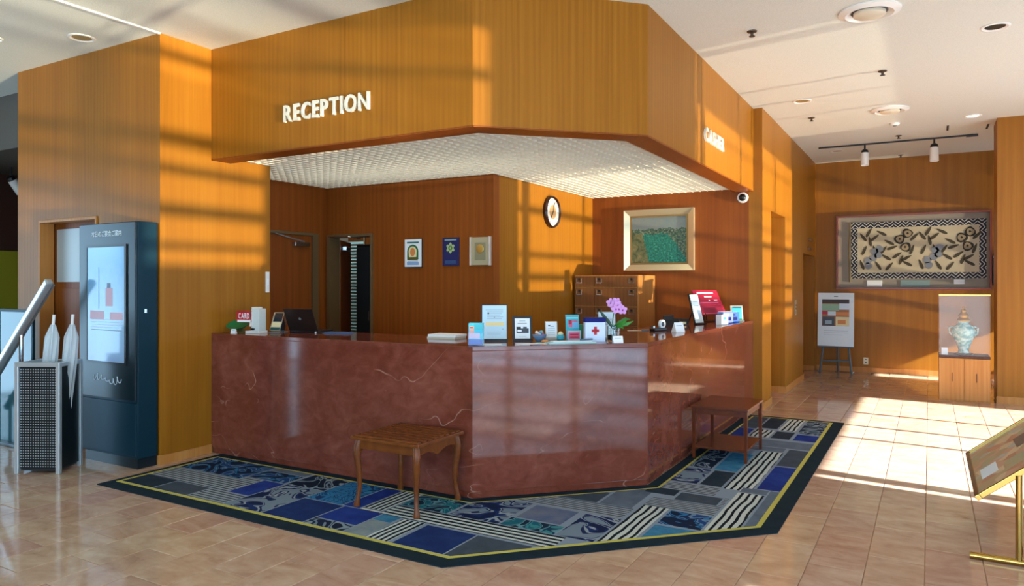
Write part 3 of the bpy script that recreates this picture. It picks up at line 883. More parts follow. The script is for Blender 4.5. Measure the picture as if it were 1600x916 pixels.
gp = thing('glass_board', 'standing teal glass board behind the umbrella rack', 'board', (-4.50, -.72, 0))
MB().box(-.30, .28, -.006, .006, .03, 1.24).build('glass', TEALGLASS, gp, bevel=.002)
MB().box(-.31, .29, -.06, .06, 0, .03).build('foot', KDARK, gp, bevel=.006)
f = MB(); f.box(.27, .295, -.012, .012, .03, 1.25); f.box(-.31, -.285, -.012, .012, .03, 1.25); f.box(-.285, .27, -.012, .012, 1.225, 1.25); f.build('edge_frame', STEELBLUE, gp)

sb = thing('slanted_display', 'slanted grey metal display board behind the umbrella rack', 'display board', (-4.35, -.88, 0))
e0, e1 = Vector((-.62, 0, .30)), Vector((.70, 0, 1.50))
dirv = (e1 - e0).normalized()
def slant_box(x0, x1, y0, y1, t0, t1):
    nrm = Vector((-dirv.z, 0, dirv.x)); mb = MB().box(x0, x1, y0, y1, t0, t1)
    mb.v = [tuple(e0 + dirv * p[0] + Vector((0, p[1], 0)) + nrm * p[2]) for p in mb.v]; return mb
L = (e1 - e0).length
slant_box(.02, L - .02, .028, .05, -.025, -.005).build('board', MGREY, sb, bevel=.003)
slant_box(-.02, L + .01, -.028, .028, -.03, .026).build('rim', RACK, sb, bevel=.012)
MB().tube([(-.45, -.02, 0), (-.45, -.02, .44)], .016).build('leg', SILVER, sb)
MB().tube([(-.45, .06, 0), (-.45, .06, .44)], .016).build('leg', SILVER, sb)
MB().tube([(.22, .02, 0), (.22, .02, 1.05)], .018).build('leg', SILVER, sb)

# dark lounge bits at the far left
pnl = thing('yellow_green_panel', 'yellow-green panel in the dark lounge at the far left', 'panel', (-8.0, 1.4, 0))
MB().box(.001, .05, -1.0, -.08, .55, 1.92).build('board', YELLOWG, pnl, bevel=.004)
MB().box(.001, .06, -.08, 0, .0, 2.0).build('post', mat('olive_post', '#4a4420', .6), pnl)
MB().box(.001, .06, -1.08, -1.0, .0, 2.0).build('post', mat('olive_post'), pnl)
def spot_lamp(loc, lab, grp, m_=WHITE, rx=0, drop=.12, s=1.0, rz=0):
    o_ = thing('track_spotlight', lab, 'spotlight', loc, rz, grp)
    MB().tube([(0, 0, 0), (0, 0, -drop)], .012 * s).build('stem', BLACK, o_)
    M = Matrix.Translation((0, 0, -drop - .02)) @ Matrix.Rotation(R(rx), 4, 'X')
    hd_ = MB().lathe([(.035 * s, -.02 * s), (.052 * s, -.03 * s), (.055 * s, -.21 * s), (.05 * s, -.215 * s), (.045 * s, -.19 * s)], seg=18)
    hd_.xf(M); h = hd_.build('head', m_, o_, smooth=True)
    cp = MB().lathe([(.02 * s, .03 * s), (.045 * s, .01 * s), (.05 * s, -.035 * s), (.02 * s, -.035 * s)], seg=18); cp.xf(M)
    cp.build('cap', BLACK, h, smooth=True)
    return o_
spot_lamp((-7.3, .55, 2.95), 'white spotlight under the grey soffit at the far left', None, rx=35)

# ------------------------------------------------------------------ items on the office walls
def wall_item(name, lab, cat, loc, rz=0, group=None): return thing(name, lab, cat, loc, rz, group)
# plaques
p1 = thing('wall_plaque', 'white plaque with green arch and orange emblem, leftmost of three', 'plaque', (-2.132, 2.1, 1.666), 0, 'plaques on the office wall')
MB().box(-.112, .112, -.022, 0, 0, .298).build('board', PAPER, p1, bevel=.003)
MB().box(-.118, .118, -.012, 0, -.006, .304).build('backing', BLACK, p1)
mb = MB()
arch = [(.075 * math.cos(a), .165 + .075 * math.sin(a)) for a in [math.pi * k / 14 for k in range(15)]]
mb.plate([(.075, .08)] + arch + [(-.075, .08)], -.0245, -.022, 0)
arch2 = [(.055 * math.cos(a), .165 + .055 * math.sin(a)) for a in [math.pi * k / 14 for k in range(15)]]
mb.plate([(.05, .105)] + arch2 + [(-.05, .105)], -.0255, -.0245, 1)
mb.plate([(.034 * math.cos(a), .160 + .045 * math.sin(a)) for a in [2 * math.pi * k / 18 for k in range(18)]], -.0265, -.0255, 2)
mb.plate([(-.07, .075), (.07, .075), (.06, .105), (-.06, .105)], -.027, -.0265, 3)
mb.build('emblem', [GREENP, CREAM, ORANGE, mat('olive_print', '#5d5a1c', .5)], p1, weld=False)
printed('print', p1, [(-.08, .08, .255, .272, mat('dark_teal_print', '#1f6f6a', .5)), (-.08, .08, .02, .055, mat('lavender_print', '#8fb0d8', .5)), (-.07, .07, .06, .065, INKL)], -.022)
p2 = thing('wall_plaque', 'dark navy plaque with a pale green star emblem, middle of three', 'plaque', (-1.638, 2.1, 1.673), 0, 'plaques on the office wall')
MB().box(-.102, .102, -.018, 0, 0, .295).build('board', mat('navy_print', '#16245e', .4), p2, bevel=.003)
mb = MB()
star = []
for k in range(24):
    a = 2 * math.pi * k / 24; r_ = .058 if k % 4 == 0 else (.050 if k % 2 else .036)
    star.append((r_ * math.sin(a), .185 + r_ * math.cos(a)))
mb.plate(star, -.0205, -.018, 0)
mb.plate([(.028 * math.cos(a), .185 + .028 * math.sin(a)) for a in [2 * math.pi * k / 6 for k in range(6)]], -.0215, -.0205, 1)
mb.plate([(.008 * math.cos(a), .185 + .016 * math.sin(a)) for a in [2 * math.pi * k / 10 for k in range(10)]], -.0225, -.0215, 0)
mb.build('emblem', [mat('pale_green_print', '#a9bf86', .5), mat('leaf_green_print', '#4d7a35', .5)], p2, weld=False)
printed('print', p2, [(-.075, .075, .262, .276, mat('grey_green_print', '#8fa79b', .5)), (-.07, .07, .02, .055, mat('dim_blue_print', '#2f4f7c', .5))], -.018)
p3 = thing('wall_plaque', 'beige framed plaque with a round gold medal, rightmost of three', 'plaque', (-1.267, 2.1, 1.675), 0, 'plaques on the office wall')
MB().box(-.115, .115, -.02, 0, 0, .286).build('board', mat('beige_mount', '#b2a684', .6), p3)
f = MB(); f.box(-.125, -.105, -.035, 0, -.004, .29); f.box(.105, .125, -.035, 0, -.004, .29); f.build('frame_rail', mat('silver_frame', '#d9cfc0', .3, .4), p3, bevel=.003)
MB().box(-.065, .065, -.023, -.02, .05, .23).build('inlay', mat('olive_mount', '#8f8868', .6), p3)
MB().lathe([(.045, -.023), (.045, -.028), (.038, -.031), (.004, -.031)], (0, 0, .165), 24, axis='y').build('medal', mat('gold_medal', '#d9b45c', .3, .6), p3, smooth=True)
# wall clock
ck = thing('wall_clock', 'round wall clock with dark rim and cream dial on the veneered wall', 'clock', (-1.12, 3.37, 2.32), 90)
MB().lathe([(.185, 0), (.19, -.035), (.175, -.055), (.165, -.045), (.155, -.03)], seg=36, axis='y').build('rim', mat('dark_brown_gloss', '#2c130c', .25), ck, smooth=True)
MB().lathe([(.158, -.028), (.158, -.034), (.001, -.034)], seg=36, axis='y').build('dial', mat('cream_dial', '#ece6da', .4), ck)
MB().lathe([(.085, -.034), (.085, -.036), (.001, -.036)], seg=30, axis='y').build('dial_centre', mat('tan_dial', '#c79c6a', .4), ck)
for ln, ang, w in ((.12, 20, .006), (.085, 215, .008)):
    mb = MB().box(-w, w, -.040, -.038, -.02, ln); mb.xf(Matrix.Rotation(R(ang), 4, 'Y')); mb.build('hand', BLACK, ck)
mb = MB()
for k in range(12):
    q = MB().box(-.004, .004, -.036, -.0345, .125, .148); q.xf(Matrix.Rotation(R(30 * k), 4, 'Y')); mb.add(q.v, q.f)
mb.build('hour_marks', DGREY, ck, weld=False)
# landscape painting
pt = thing('framed_painting', 'gold framed landscape painting with a green lake on the rear wall', 'painting', (-.212, YB, 1.648))
w, h, b_ = .45, .765, .075
GOLDL = mat('gold_frame_light', '#cfc3a0', .28, .5)
for pts in ([(-w, 0), (w, 0), (w - b_, b_), (-w + b_, b_)], [(w, 0), (w, h), (w - b_, h - b_), (w - b_, b_)], [(w, h), (-w, h), (-w + b_, h - b_), (w - b_, h - b_)], [(-w, h), (-w, 0), (-w + b_, b_), (-w + b_, h - b_)]):
    mb = MB(); o1 = pts[0]; 
    vs = [(pts[0][0], -.06, pts[0][1]), (pts[1][0], -.06, pts[1][1]), (pts[2][0], -.03, pts[2][1]), (pts[3][0], -.03, pts[3][1]),
          (pts[0][0], 0, pts[0][1]), (pts[1][0], 0, pts[1][1]), (pts[2][0], 0, pts[2][1]), (pts[3][0], 0, pts[3][1])]
    mb.add(vs, [(0, 1, 2, 3), (7, 6, 5, 4), (0, 4, 5, 1), (1, 5, 6, 2), (2, 6, 7, 3), (3, 7, 4, 0)])
    mb.build('frame_rail', GOLDL, pt)
f = MB(); i_ = .02
f.box(-w + b_, -w + b_ + i_, -.034, -.018, b_, h - b_); f.box(w - b_ - i_, w - b_, -.034, -.018, b_, h - b_); f.box(-w + b_ + i_, w - b_ - i_, -.034, -.018, b_, b_ + i_); f.box(-w + b_ + i_, w - b_ - i_, -.034, -.018, h - b_ - i_, h - b_)
f.build('inner_frame', GOLD, pt)
m = mat('lake_canvas', '#2f6a60', .5); t = NT(m); co = t.coords()
sp = t.n('ShaderNodeSeparateXYZ'); t.l(co, sp.inputs[0])
X_, Z_ = sp.outputs[0], sp.outputs[2]
nz = t.noise(co, 14, 4, .65, .8); nb = t.noise(co, 45, 3, .7, .5)
zz = t.math('ADD', Z_, t.math('MULTIPLY', t.math('SUBTRACT', nz, .5), .12))
sky = t.mix(nz, '#5f7d84', '#8b8a7c')
shore = t.ramp(nb, [(.35, '#24443c'), (.5, '#3f5c46'), (.62, '#7d8a72'), (.75, '#b0a894')])
lake = t.ramp(nb, [(.3, '#0f3f3a'), (.5, '#14695a'), (.62, '#1f8a76'), (.75, '#6fb39f')])
bank = t.ramp(nz, [(.35, '#3b4a30'), (.5, '#5f6440'), (.65, '#83764e')])
c1 = t.mix(t.math('GREATER_THAN', zz, .52), shore, sky)
inl = t.math('LESS_THAN', zz, .46)
inl = t.math('MULTIPLY', inl, t.math('GREATER_THAN', t.math('ADD', X_, t.math('MULTIPLY', zz, .25)), -.10))
inl = t.math('MULTIPLY', inl, t.math('LESS_THAN', t.math('ADD', X_, t.math('MULTIPLY', zz, .75)), .46))
left = t.math('LESS_THAN', t.math('ADD', X_, t.math('MULTIPLY', zz, .25)), -.10)
left = t.math('MULTIPLY', left, t.math('LESS_THAN', zz, .47))
c2 = t.mix(left, c1, bank); t.base(t.mix(inl, c2, lake))
MB().box(-w + b_ + i_, w - b_ - i_, -.022, -.012, b_ + i_, h - b_ - i_).build('canvas', m, pt)
# key drawer cabinet
cb = thing('drawer_cabinet', 'brown drawer cabinet with label holders in the office corner', 'cabinet', (-.675, 3.98, 0))
MB().box(-.415, .415, 0, .60, 0, 1.585).build('body', W_CASE, cb, bevel=.003)
DRW = wood('drawer_front', '#5f3a1c', '#7a4d28', '#8a5c34', .4)
cols = [(-.405, -.145), (-.14, .12), (.125, .405)]
rows = [1.575 - .135 - k * .235 + .0 for k in range(7)]
zt_ = 1.578
for r_ in range(7):
    h_ = .135 if r_ == 0 else .225
    for ci, (xa, xb) in enumerate(cols):
        dw = MB().box(xa, xb, -.018, 0, zt_ - h_, zt_ - .005).build('drawer', DRW, cb, bevel=.002)
        cx = xa + .06 if ci < 2 else xb - .07
        lh = MB(); zc_ = zt_ - .06
        lh.box(cx - .036, cx + .036, -.024, -.018, zc_ - .032, zc_ - .022); lh.box(cx - .036, cx - .028, -.024, -.018, zc_ - .022, zc_ + .03); lh.box(cx + .028, cx + .036, -.024, -.018, zc_ - .022, zc_ + .03)
        h1 = lh.build('label_holder', SILVER, dw)
        MB().box(cx - .012, cx + .012, -.022, -.018, zc_ + .005, zc_ + .03).build('knob', BLACK, dw)
    zt_ -= h_ + .006
    if zt_ < .25: break
# dome camera
dc = thing('dome_camera', 'white and black security dome camera high on the rear wall', 'camera', (.812, YB, 2.50))
MB().lathe([(.062, 0), (.065, -.02), (.058, -.035), (.04, -.038)], seg=24, axis='y').build('housing', WHITE, dc, smooth=True)
MB().ell((0, -.036, 0), .043, .03, .043).build('dome', BLACK, dc, smooth=True)
# light switch strip at the edge of the left wall
sw = thing('wall_switch', 'narrow white switch plate at the edge of the left wall block', 'switch', (XL, .615, 1.40), 90)
MB().box(-.02, .02, -.014, 0, 0, .197).build('plate', WHITE, sw, bevel=.003)
MB().box(-.008, .008, -.018, -.014, .07, .13).build('rocker', PAPER, sw)
# call button plate in the corridor
cbp = thing('call_button_plate', 'small metal button plate on the corridor wall', 'switch', (XR, 7.02, 1.02), 90)
MB().box(-.06, .06, -.006, 0, 0, .22).build('plate', mat('plate_metal', '#b9aa8c', .3, .5), cbp, bevel=.002)
for z in (.145, .095): MB().lathe([(.014, -.006), (.014, -.012), (.002, -.012)], (0, 0, z), 12, axis='y').build('button', DGREY, cbp)
MB().box(-.008, .008, -.008, -.006, .02, .06).build('slot', DGREY, cbp)
for k, (z, lab) in enumerate(((2.17, 'upper small dark bracket sign on the corridor wall'), (2.02, 'lower small dark bracket sign on the corridor wall'))):
    bs = thing('bracket_sign', lab, 'sign', (XR, 8.44 - k * .12, z), 90)
    MB().box(-.13, .13, -.045, 0, 0, .035).build('plate', mat('bronze_sign', '#7a4a1c', .4), bs, bevel=.003)
    MB().box(-.11, .11, -.048, -.045, .012, .022).build('inset', DGREY, bs)

# ------------------------------------------------------------------ far wall: framed textile
tx = thing('framed_textile', 'framed dark textile with zigzag border and leaf pattern on the far wall', 'textile', (1.356, YF, 1.385))
W_, H_ = 2.20, 1.235
f = MB(); b_ = .03
for bx in ((0, W_, 0, b_), (0, W_, H_ - b_, H_), (0, b_, b_, H_ - b_), (W_ - b_, W_, b_, H_ - b_)):
    MB().box(bx[0], bx[1], -.08, 0, bx[2], bx[3]).build('frame_rail', W_REDFRAME, tx, bevel=.003)
MB().box(b_, W_ - b_, -.02, 0, b_, H_ - b_).build('mount', mat('grey_mount', '#928b7d', .7), tx)
tx0, tx1, tz0, tz1 = .23, 2.13, .18, 1.11
def chevron(name, ax_u, ax_v):
    m_ = mat(name, '#20242c', .8); t_ = NT(m_); sp_ = t_.n('ShaderNodeSeparateXYZ'); t_.l(t_.coords(), sp_.inputs[0])
    u_ = t_.math('DIVIDE', sp_.outputs[ax_u], .115)
    tri = t_.math('ABSOLUTE', t_.math('SUBTRACT', t_.math('FRACT', t_.math('ADD', u_, 20.0)), .5))
    v_ = t_.math('ADD', t_.math('DIVIDE', sp_.outputs[ax_v], .052), t_.math('MULTIPLY', tri, 2.0))
    fr_ = t_.math('FRACT', t_.math('ADD', v_, 20.0))
    t_.base(t_.ramp(fr_, [(0, '#191e2b'), (.45, '#c9c6bb'), (.72, '#2c3a58'), (.85, '#191e2b')], 'CONSTANT'))
    return m_
CHX, CHZ = chevron('zigzag_horizontal', 0, 2), chevron('zigzag_vertical', 2, 0)
bt = .095
MB().box(tx0, tx1, -.034, -.02, tz0, tz1).build('cloth', mat('beige_brocade', '#bcb195', .75), tx)
for za in (tz0, tz1 - bt): MB().box(tx0, tx1, -.036, -.034, za, za + bt).build('zigzag_border', CHX, tx)
for xa in (tx0, tx1 - bt): MB().box(xa, xa + bt, -.036, -.034, tz0 + bt, tz1 - bt).build('zigzag_border', CHZ, tx)
DARKL = mat('dark_leaf_thread', '#453d2c', .8); GREYF = mat('grey_flower_thread', '#7f858e', .8); BLKF = mat('black_flower_thread', '#2a2620', .8); TANF = mat('tan_flower_thread', '#96866a', .8)
def leaf2d(mb, cx, cz, ln, ang, wd, y, mi):
    pts = []
    for k in range(12):
        a = 2 * math.pi * k / 12
        px, pz = ln / 2 * math.cos(a), wd / 2 * math.sin(a) * (1 - .35 * math.cos(a))
        pts.append((cx + px * math.cos(ang) - pz * math.sin(ang), y, cz + px * math.sin(ang) + pz * math.cos(ang)))
    mb.add(pts, [tuple(range(12))], mi)
mb = MB(); rs_ = random.Random(3)
leaves = [(.10, .20, 125), (.20, .10, 60), (.30, .22, 40), (.22, .30, 100), (.12, .50, 65), (.30, .50, 105), (.42, .12, 150), (.45, .50, 55), (.55, .33, 150), (.60, .45, 20), (.68, .62, 35), (.50, .66, 145), (.55, .86, 50), (.75, .72, 70), (.85, .80, 150), (.84, .68, 30), (.08, .82, 110), (.36, .84, 120), (.97, .22, 45), (.93, .5, 70)]
rw = (tx1 - tx0 - 2 * bt) / 2; rh = tz1 - tz0 - 2 * bt
for rep in range(2):
    ox = tx0 + bt + rep * rw
    for (u, v, ang) in leaves:
        leaf2d(mb, ox + u * rw, tz1 - bt - v * rh, .17, R(ang), .045, -.0368, 0)
    for (u, v) in ((.30, .52), (.36, .60), (.28, .66), (.38, .46), (.18, .72), (.2, .84)):
        leaf2d(mb, ox + u * rw, tz1 - bt - v * rh, .12, rs_.random() * 3, .11, -.0372, 1)
    for (u, v) in ((.86, .14), (.73, .26), (.82, .44)):
        leaf2d(mb, ox + u * rw, tz1 - bt - v * rh, .16, rs_.random() * 3, .15, -.0376, 2)
        leaf2d(mb, ox + u * rw, tz1 - bt - v * rh, .11, rs_.random() * 3, .10, -.0380, 3)
        leaf2d(mb, ox + u * rw, tz1 - bt - v * rh, .035, 0, .035, -.0384, 2)
mb.build('leaf_pattern', [DARKL, GREYF, BLKF, TANF], tx, weld=False)
MB().tube([(tx0 - .02, -.03, tz0 - .06), (tx0 - .025, -.03, .7), (tx0 - .02, -.03, tz1 + .01)], .012).build('hanging_rod', GOLD, tx)
for xa, xb, za, zb, m_ in ((.47, .69, .015, .15, PAPER), (.96, 1.37, .015, .15, mat('grey_teal_card', '#7f9a9a', .6)), (1.70, 1.84, .06, .16, PAPER)):
    MB().box(xa, xb, -.03, -.02, za + .03, zb).build('caption_card', m_, tx)
br = thing('wall_fire_box', 'narrow dark metal box at the right end of the framed textile', 'box', (3.565, YF, 1.46))
# stands proud of the frame edge
MB().box(0, .07, -.10, 0, 0, .46).build('body', DGREY, br, bevel=.003)
MB().box(.0, .07, -.104, -.10, .42, .45).build('lid', SILVER, br)

# easel with poster
ez = thing('poster_easel', 'grey easel holding a white poster by the far wall corner', 'easel', (1.39, 8.78, 0))
EG = mat('easel_grey', '#4d5a62', .5)
MB().tube([(-.24, -.06, 0), (-.10, .06, 1.30)], .016, 6).build('leg', EG, ez)
MB().tube([(.24, -.06, 0), (.10, .06, 1.30)], .016, 6).build('leg', EG, ez)
MB().tube([(0, .34, 0), (0, .08, 1.28)], .016, 6).build('leg', EG, ez)
MB().box(-.215, .215, -.05, -.022, .20, .225).build('cross_bar', EG, ez)
MB().box(-.27, .27, -.085, -.02, .435, .455).build('ledge', EG, ez, bevel=.003)
ps = thing('poster', 'white poster with a restaurant photo standing on the easel', 'poster', (1.39, 8.715, .456))
Mt = tilt(6)
mb = MB().box(-.272, .272, -.012, .0, 0, .875); mb.xf(Mt); mb.build('board', mat('poster_white', '#dfe9ee', .25), ps, bevel=.002)
WARM = mat('warm_wood_print', '#a2683a', .5); GRN = mat('garden_print', '#8fb79a', .5); DK = mat('dark_ceiling_print', '#3a2c26', .5)
printed('photo_print', ps, [(-.21, .20, .33, .77, WARM), (-.21, .20, .70, .77, DK), (-.21, .05, .58, .69, GRN), (.05, .20, .60, .70, PAPERBLUE), (-.21, -.05, .52, .57, CRIMSON), (-.12, .0, .50, .57, PAPERBLUE), (.0, .20, .50, .56, ORANGE),
    (-.20, -.02, .335, .48, INK), (-.16, -.06, .36, .42, INKL), (.0, .20, .335, .48, CREAM), (.03, .15, .36, .43, ORANGE), (-.03, .03, .81, .82, INK), (-.18, .19, .25, .255, INKL), (-.18, .19, .215, .22, INKL), (-.18, .10, .18, .185, INKL)], -.012, Mt)

# glass display case with vase
dcse = thing('display_case', 'oak display cabinet with a glass top case beside the right pillar', 'display case', (3.10, 6.50, 0))
MB().box(-.275, .275, .012, .46, 0, .545).build('cabinet_body', W_CASE, dcse, bevel=.003)
for s in (-1, 1):
    dd = MB().box(min(s * .272, s * .002), max(s * .272, s * .002), 0, .012, .02, .54).build('cabinet_door', W_CASE, dcse, bevel=.002)
    MB().box(s * .13 - .004, s * .13 + .004, -.006, 0, .25, .36).build('pull', W_DARK, dd)
MB().box(-.275, .275, 0, .46, .545, .575).build('deck', W_DARK, dcse, bevel=.003)
for s in (-1, 1): MB().box(s * .271 - .003, s * .271 + .003, .006, .454, .576, 1.33).build('glass_pane', TGLASS, dcse)
MB().box(-.267, .267, .003, .008, .576, 1.33).build('glass_pane', TGLASS, dcse)
MB().box(-.267, .267, .452, .457, .576, 1.33).build('glass_pane', TGLASS, dcse)
MB().box(-.276, .276, 0, .46, 1.33, 1.348).build('top_rim', mat('brass_rim', '#c9a95c', .3, .6), dcse)
vs_ = thing('display_vase', 'pale blue ornate vase with gilt stopper inside the glass case', 'vase', (3.10, 6.72, .576))
m = mat('celadon_glaze', '#9cc4c0', .18); t = NT(m); t.base(t.ramp(t.noise(t.coords(), 22, 3, .6), [(.4, '#6fa3a6'), (.5, '#a8cdc8'), (.6, '#c9dcd2')]))
MB().lathe([(.06, .02), (.065, .03), (.055, .06), (.075, .12), (.125, .25), (.132, .31), (.11, .36), (.065, .39), (.055, .41), (.07, .425)], seg=28).build('body', m, vs_, smooth=True)
for s in (-1, 1):
    MB().tube([(s * .115, 0, .36), (s * .155, 0, .34), (s * .15, 0, .27), (s * .115, 0, .24)], .011).build('handle', m, vs_, smooth=True)
MB().lathe([(.07, .425), (.075, .44), (.05, .47), (.06, .50), (.03, .54), (.035, .56), (.012, .585), (.02, .60), (.004, .62)], seg=18).build('stopper', mat('gilt', '#b58a2c', .3, .7), vs_, smooth=True)
MB().lathe([(.10, 0), (.11, .012), (.10, .02)], seg=24).build('stand', W_DARK, vs_)
cp = thing('caption_plate', 'small white caption plate left of the vase in the glass case', 'card', (2.89, 6.60, .576))
mb = MB().box(-.035, .035, -.003, 0, 0, .09); mb.xf(tilt(20)); mb.build('card', PAPER, cp)
mb = MB().box(-.03, .03, 0, .04, 0, .006); mb.build('foot', PAPER, cp)
# wall socket
so = thing('wall_socket', 'white power socket low on the far wall', 'socket', (1.805, YF, .135))
MB().box(-.036, .036, -.012, 0, 0, .115).build('plate', mat('ivory_plastic', '#d8cfb6', .4), so, bevel=.004)
for z in (.035, .08): MB().box(-.012, .012, -.014, -.012, z - .008, z + .008).build('outlet', BLACK, so)

# ------------------------------------------------------------------ brass information stand (right foreground)
bs = thing('brass_info_stand', 'polished brass stand with slanted map panel at the right edge', 'information stand', (2.94, .46, 0))
MB().tube([(-.03, 0, .018), (.44, 0, .018)], .018, 12).build('base_bar', BRASS, bs, smooth=True)
MB().tube([(.19, 0, .03), (.19, 0, .475)], .016, 12).build('post', BRASS, bs, smooth=True)
MB().tube([(.42, 0, .018), (.42, 1.12, .018)], .018, 12).build('base_bar', BRASS, bs, smooth=True)
MB().tube([(.42, 1.12, .018), (.42, 1.12, .66)], .016, 12).build('post', BRASS, bs, smooth=True)
PL0 = Vector((0, 0, .325)); pd = Vector((.77, 0, .64)).normalized(); pn = Vector((-pd.z, 0, pd.x))
def pbox(u0, u1, y0, y1, t0, t1, mb=None):
    q = MB().box(u0, u1, y0, y1, t0, t1)
    q.v = [tuple(PL0 + pd * a + Vector((0, b, 0)) + pn * c) for a, b, c in q.v]
    return q
LP = .62
m = mat('map_print', '#b39a78', .3); t = NT(m); co = t.coords()
vor = t.n('ShaderNodeTexVoronoi'); vor.inputs['Scale'].default_value = 13; t.l(co, vor.inputs['Vector'])
sepc = t.n('ShaderNodeSeparateColor'); t.l(vor.outputs['Color'], sepc.inputs[0])
t.base(t.ramp(sepc.outputs[0], [(0, '#b3a07c'), (.25, '#c3a088'), (.42, '#a6a888'), (.6, '#cfbd9c'), (.75, '#b98a70'), (.9, '#aeb4ac')], 'CONSTANT'))
pbox(.02, LP - .02, .02, 1.14, -.006, .004).build('map_panel', m, bs)
pbox(.06, .16, .30, .52, .004, .005).build('label_patch', PAPERBLUE, bs)
pbox(.30, .40, .55, .80, .004, .005).build('label_patch', mat('dark_patch', '#6a5f58', .4), bs)
for q in ((0, .025, 0, 1.16), (LP - .025, LP, 0, 1.16), (.025, LP - .025, 0, .025), (.025, LP - .025, 1.135, 1.16)):
    pbox(q[0], q[1], q[2], q[3], -.014, .014).build('brass_frame', BRASS, bs, bevel=.003)
pbox(.025, LP - .025, .025, 1.135, -.012, -.007).build('back_plate', BRASS, bs)

# ------------------------------------------------------------------ ceiling fixtures
def diffuser(x, y, r_, lab):
    o_ = thing('air_diffuser', lab, 'air diffuser', (x, y, ZC), 0, 'round ceiling air diffusers')
    MB().lathe([(r_, 0), (r_, -.012), (r_ * .78, -.030), (r_ * .70, -.022), (r_ * .62, -.004)], seg=40).build('outer_ring', WHITE, o_, smooth=True)
    MB().lathe([(r_ * .58, -.004), (r_ * .60, -.010), (r_ * .58, -.014)], seg=40).build('gap_ring', DGREY, o_)
    MB().lathe([(r_ * .52, -.014), (r_ * .52, -.034), (r_ * .48, -.040), (.01, -.040)], seg=40).build('centre_disc', mat('aged_white', '#d8cfb8', .5), o_, smooth=True)
diffuser(2.33, 1.885, .215, 'large round air diffuser nearest on the ceiling')
diffuser(2.316, 5.438, .205, 'smaller round air diffuser further back on the ceiling')
def downlight(x, y, r_, inner, lab):
    o_ = thing('downlight', lab, 'downlight', (x, y, ZC), 0, 'recessed ceiling downlights')
    MB().lathe([(r_, 0), (r_, -.006), (r_ * .86, -.010), (r_ * .78, -.004), (r_ * .70, -.0015)], seg=28).build('trim_ring', WHITE, o_, smooth=True)
    MB().lathe([(r_ * .72, -.001), (r_ * .66, -.0035), (.003, -.0035)], seg=24).build('reflector', inner, o_)
DLG = mat('gold_reflector', '#b39a5e', .35, .4)
downlight(3.177, 2.765, .105, mat('unlit_lens', '#1c2a2a', .2), 'dark unlit downlight at the upper right of the ceiling')
downlight(3.181, 6.314, .095, LAMP, 'lit downlight near the right pillar')
downlight(-3.406, -.744, .105, DLG, 'gold-lined downlight in the ceiling above the kiosk')
downlight(1.479, 4.504, .10, DLG, 'gold-lined downlight in the ceiling by the canopy end')
downlight(1.482, 8.054, .10, DLG, 'gold-lined downlight in the ceiling over the poster easel')
downlight(-4.05, -1.10, .06, DLG, 'small downlight at the left edge of the ceiling')
def sprinkler(x, y, lab):
    o_ = thing('sprinkler_head', lab, 'sprinkler', (x, y, ZC), 0, 'ceiling sprinkler heads')
    MB().lathe([(.04, 0), (.038, -.008), (.015, -.012)], seg=16).build('escutcheon', mat('bronze_metal', '#5a4a38', .4, .6), o_)
    MB().lathe([(.012, -.012), (.012, -.035), (.006, -.04)], seg=10).build('stem', mat('bronze_metal'), o_)
    MB().lathe([(.024, -.04), (.024, -.044), (.004, -.044)], seg=14).build('deflector', DGREY, o_)
sprinkler(1.471, 1.898, 'sprinkler head nearest to the canopy corner')
sprinkler(2.329, 3.664, 'sprinkler head between the two round air diffusers')
sprinkler(1.457, 5.436, 'sprinkler head over the near end of the corridor')
sprinkler(2.35, 7.208, 'sprinkler head just in front of the spotlight track')
sprinkler(2.324, 8.95, 'sprinkler head behind the spotlight track by the far wall')
sd = thing('smoke_detector', 'round white smoke detector behind the far air diffuser', 'smoke detector', (2.336, 6.317, ZC))
MB().lathe([(.06, 0), (.06, -.012), (.045, -.028), (.004, -.030)], seg=22).build('body', WHITE, sd, smooth=True)
MB().lathe([(.022, -.030), (.022, -.036), (.003, -.036)], seg=14).build('sensor', MGREY, sd)
tr = thing('spotlight_track', 'thin dark spotlight track on the ceiling near the far wall', 'light track', (0, 0, ZC))
MB().box(1.27, 3.30, 7.60, 7.63, -.022, 0).build('track_rail', BLACK, tr, bevel=.003)
MB().box(3.16, 3.30, 7.59, 7.64, -.032, -.022).build('feed_box', DGREY, tr)
spot_lamp((1.90, 7.615, ZC - .022), 'left of the two white cylinder spotlights on the ceiling track', 'white track spotlights', drop=.07, rx=-6, s=1.0)
spot_lamp((2.78, 7.615, ZC - .022), 'right of the two white cylinder spotlights on the ceiling track', 'white track spotlights', drop=.07, rx=-6, s=1.05)
for x, y, lab in ((2.93, 6.97, 'short dark ceiling slot left of the lit downlight end'), (3.378, 7.12, 'short dark ceiling slot beside the right pillar')):
    sl = thing('ceiling_slot', lab, 'ceiling slot', (x, y, ZC))
    MB().box(-.012, .012, -.16, .16, -.006, 0).build('slot_rail', DGREY, sl)

# ------------------------------------------------------------------ things on the counter
Z = HC
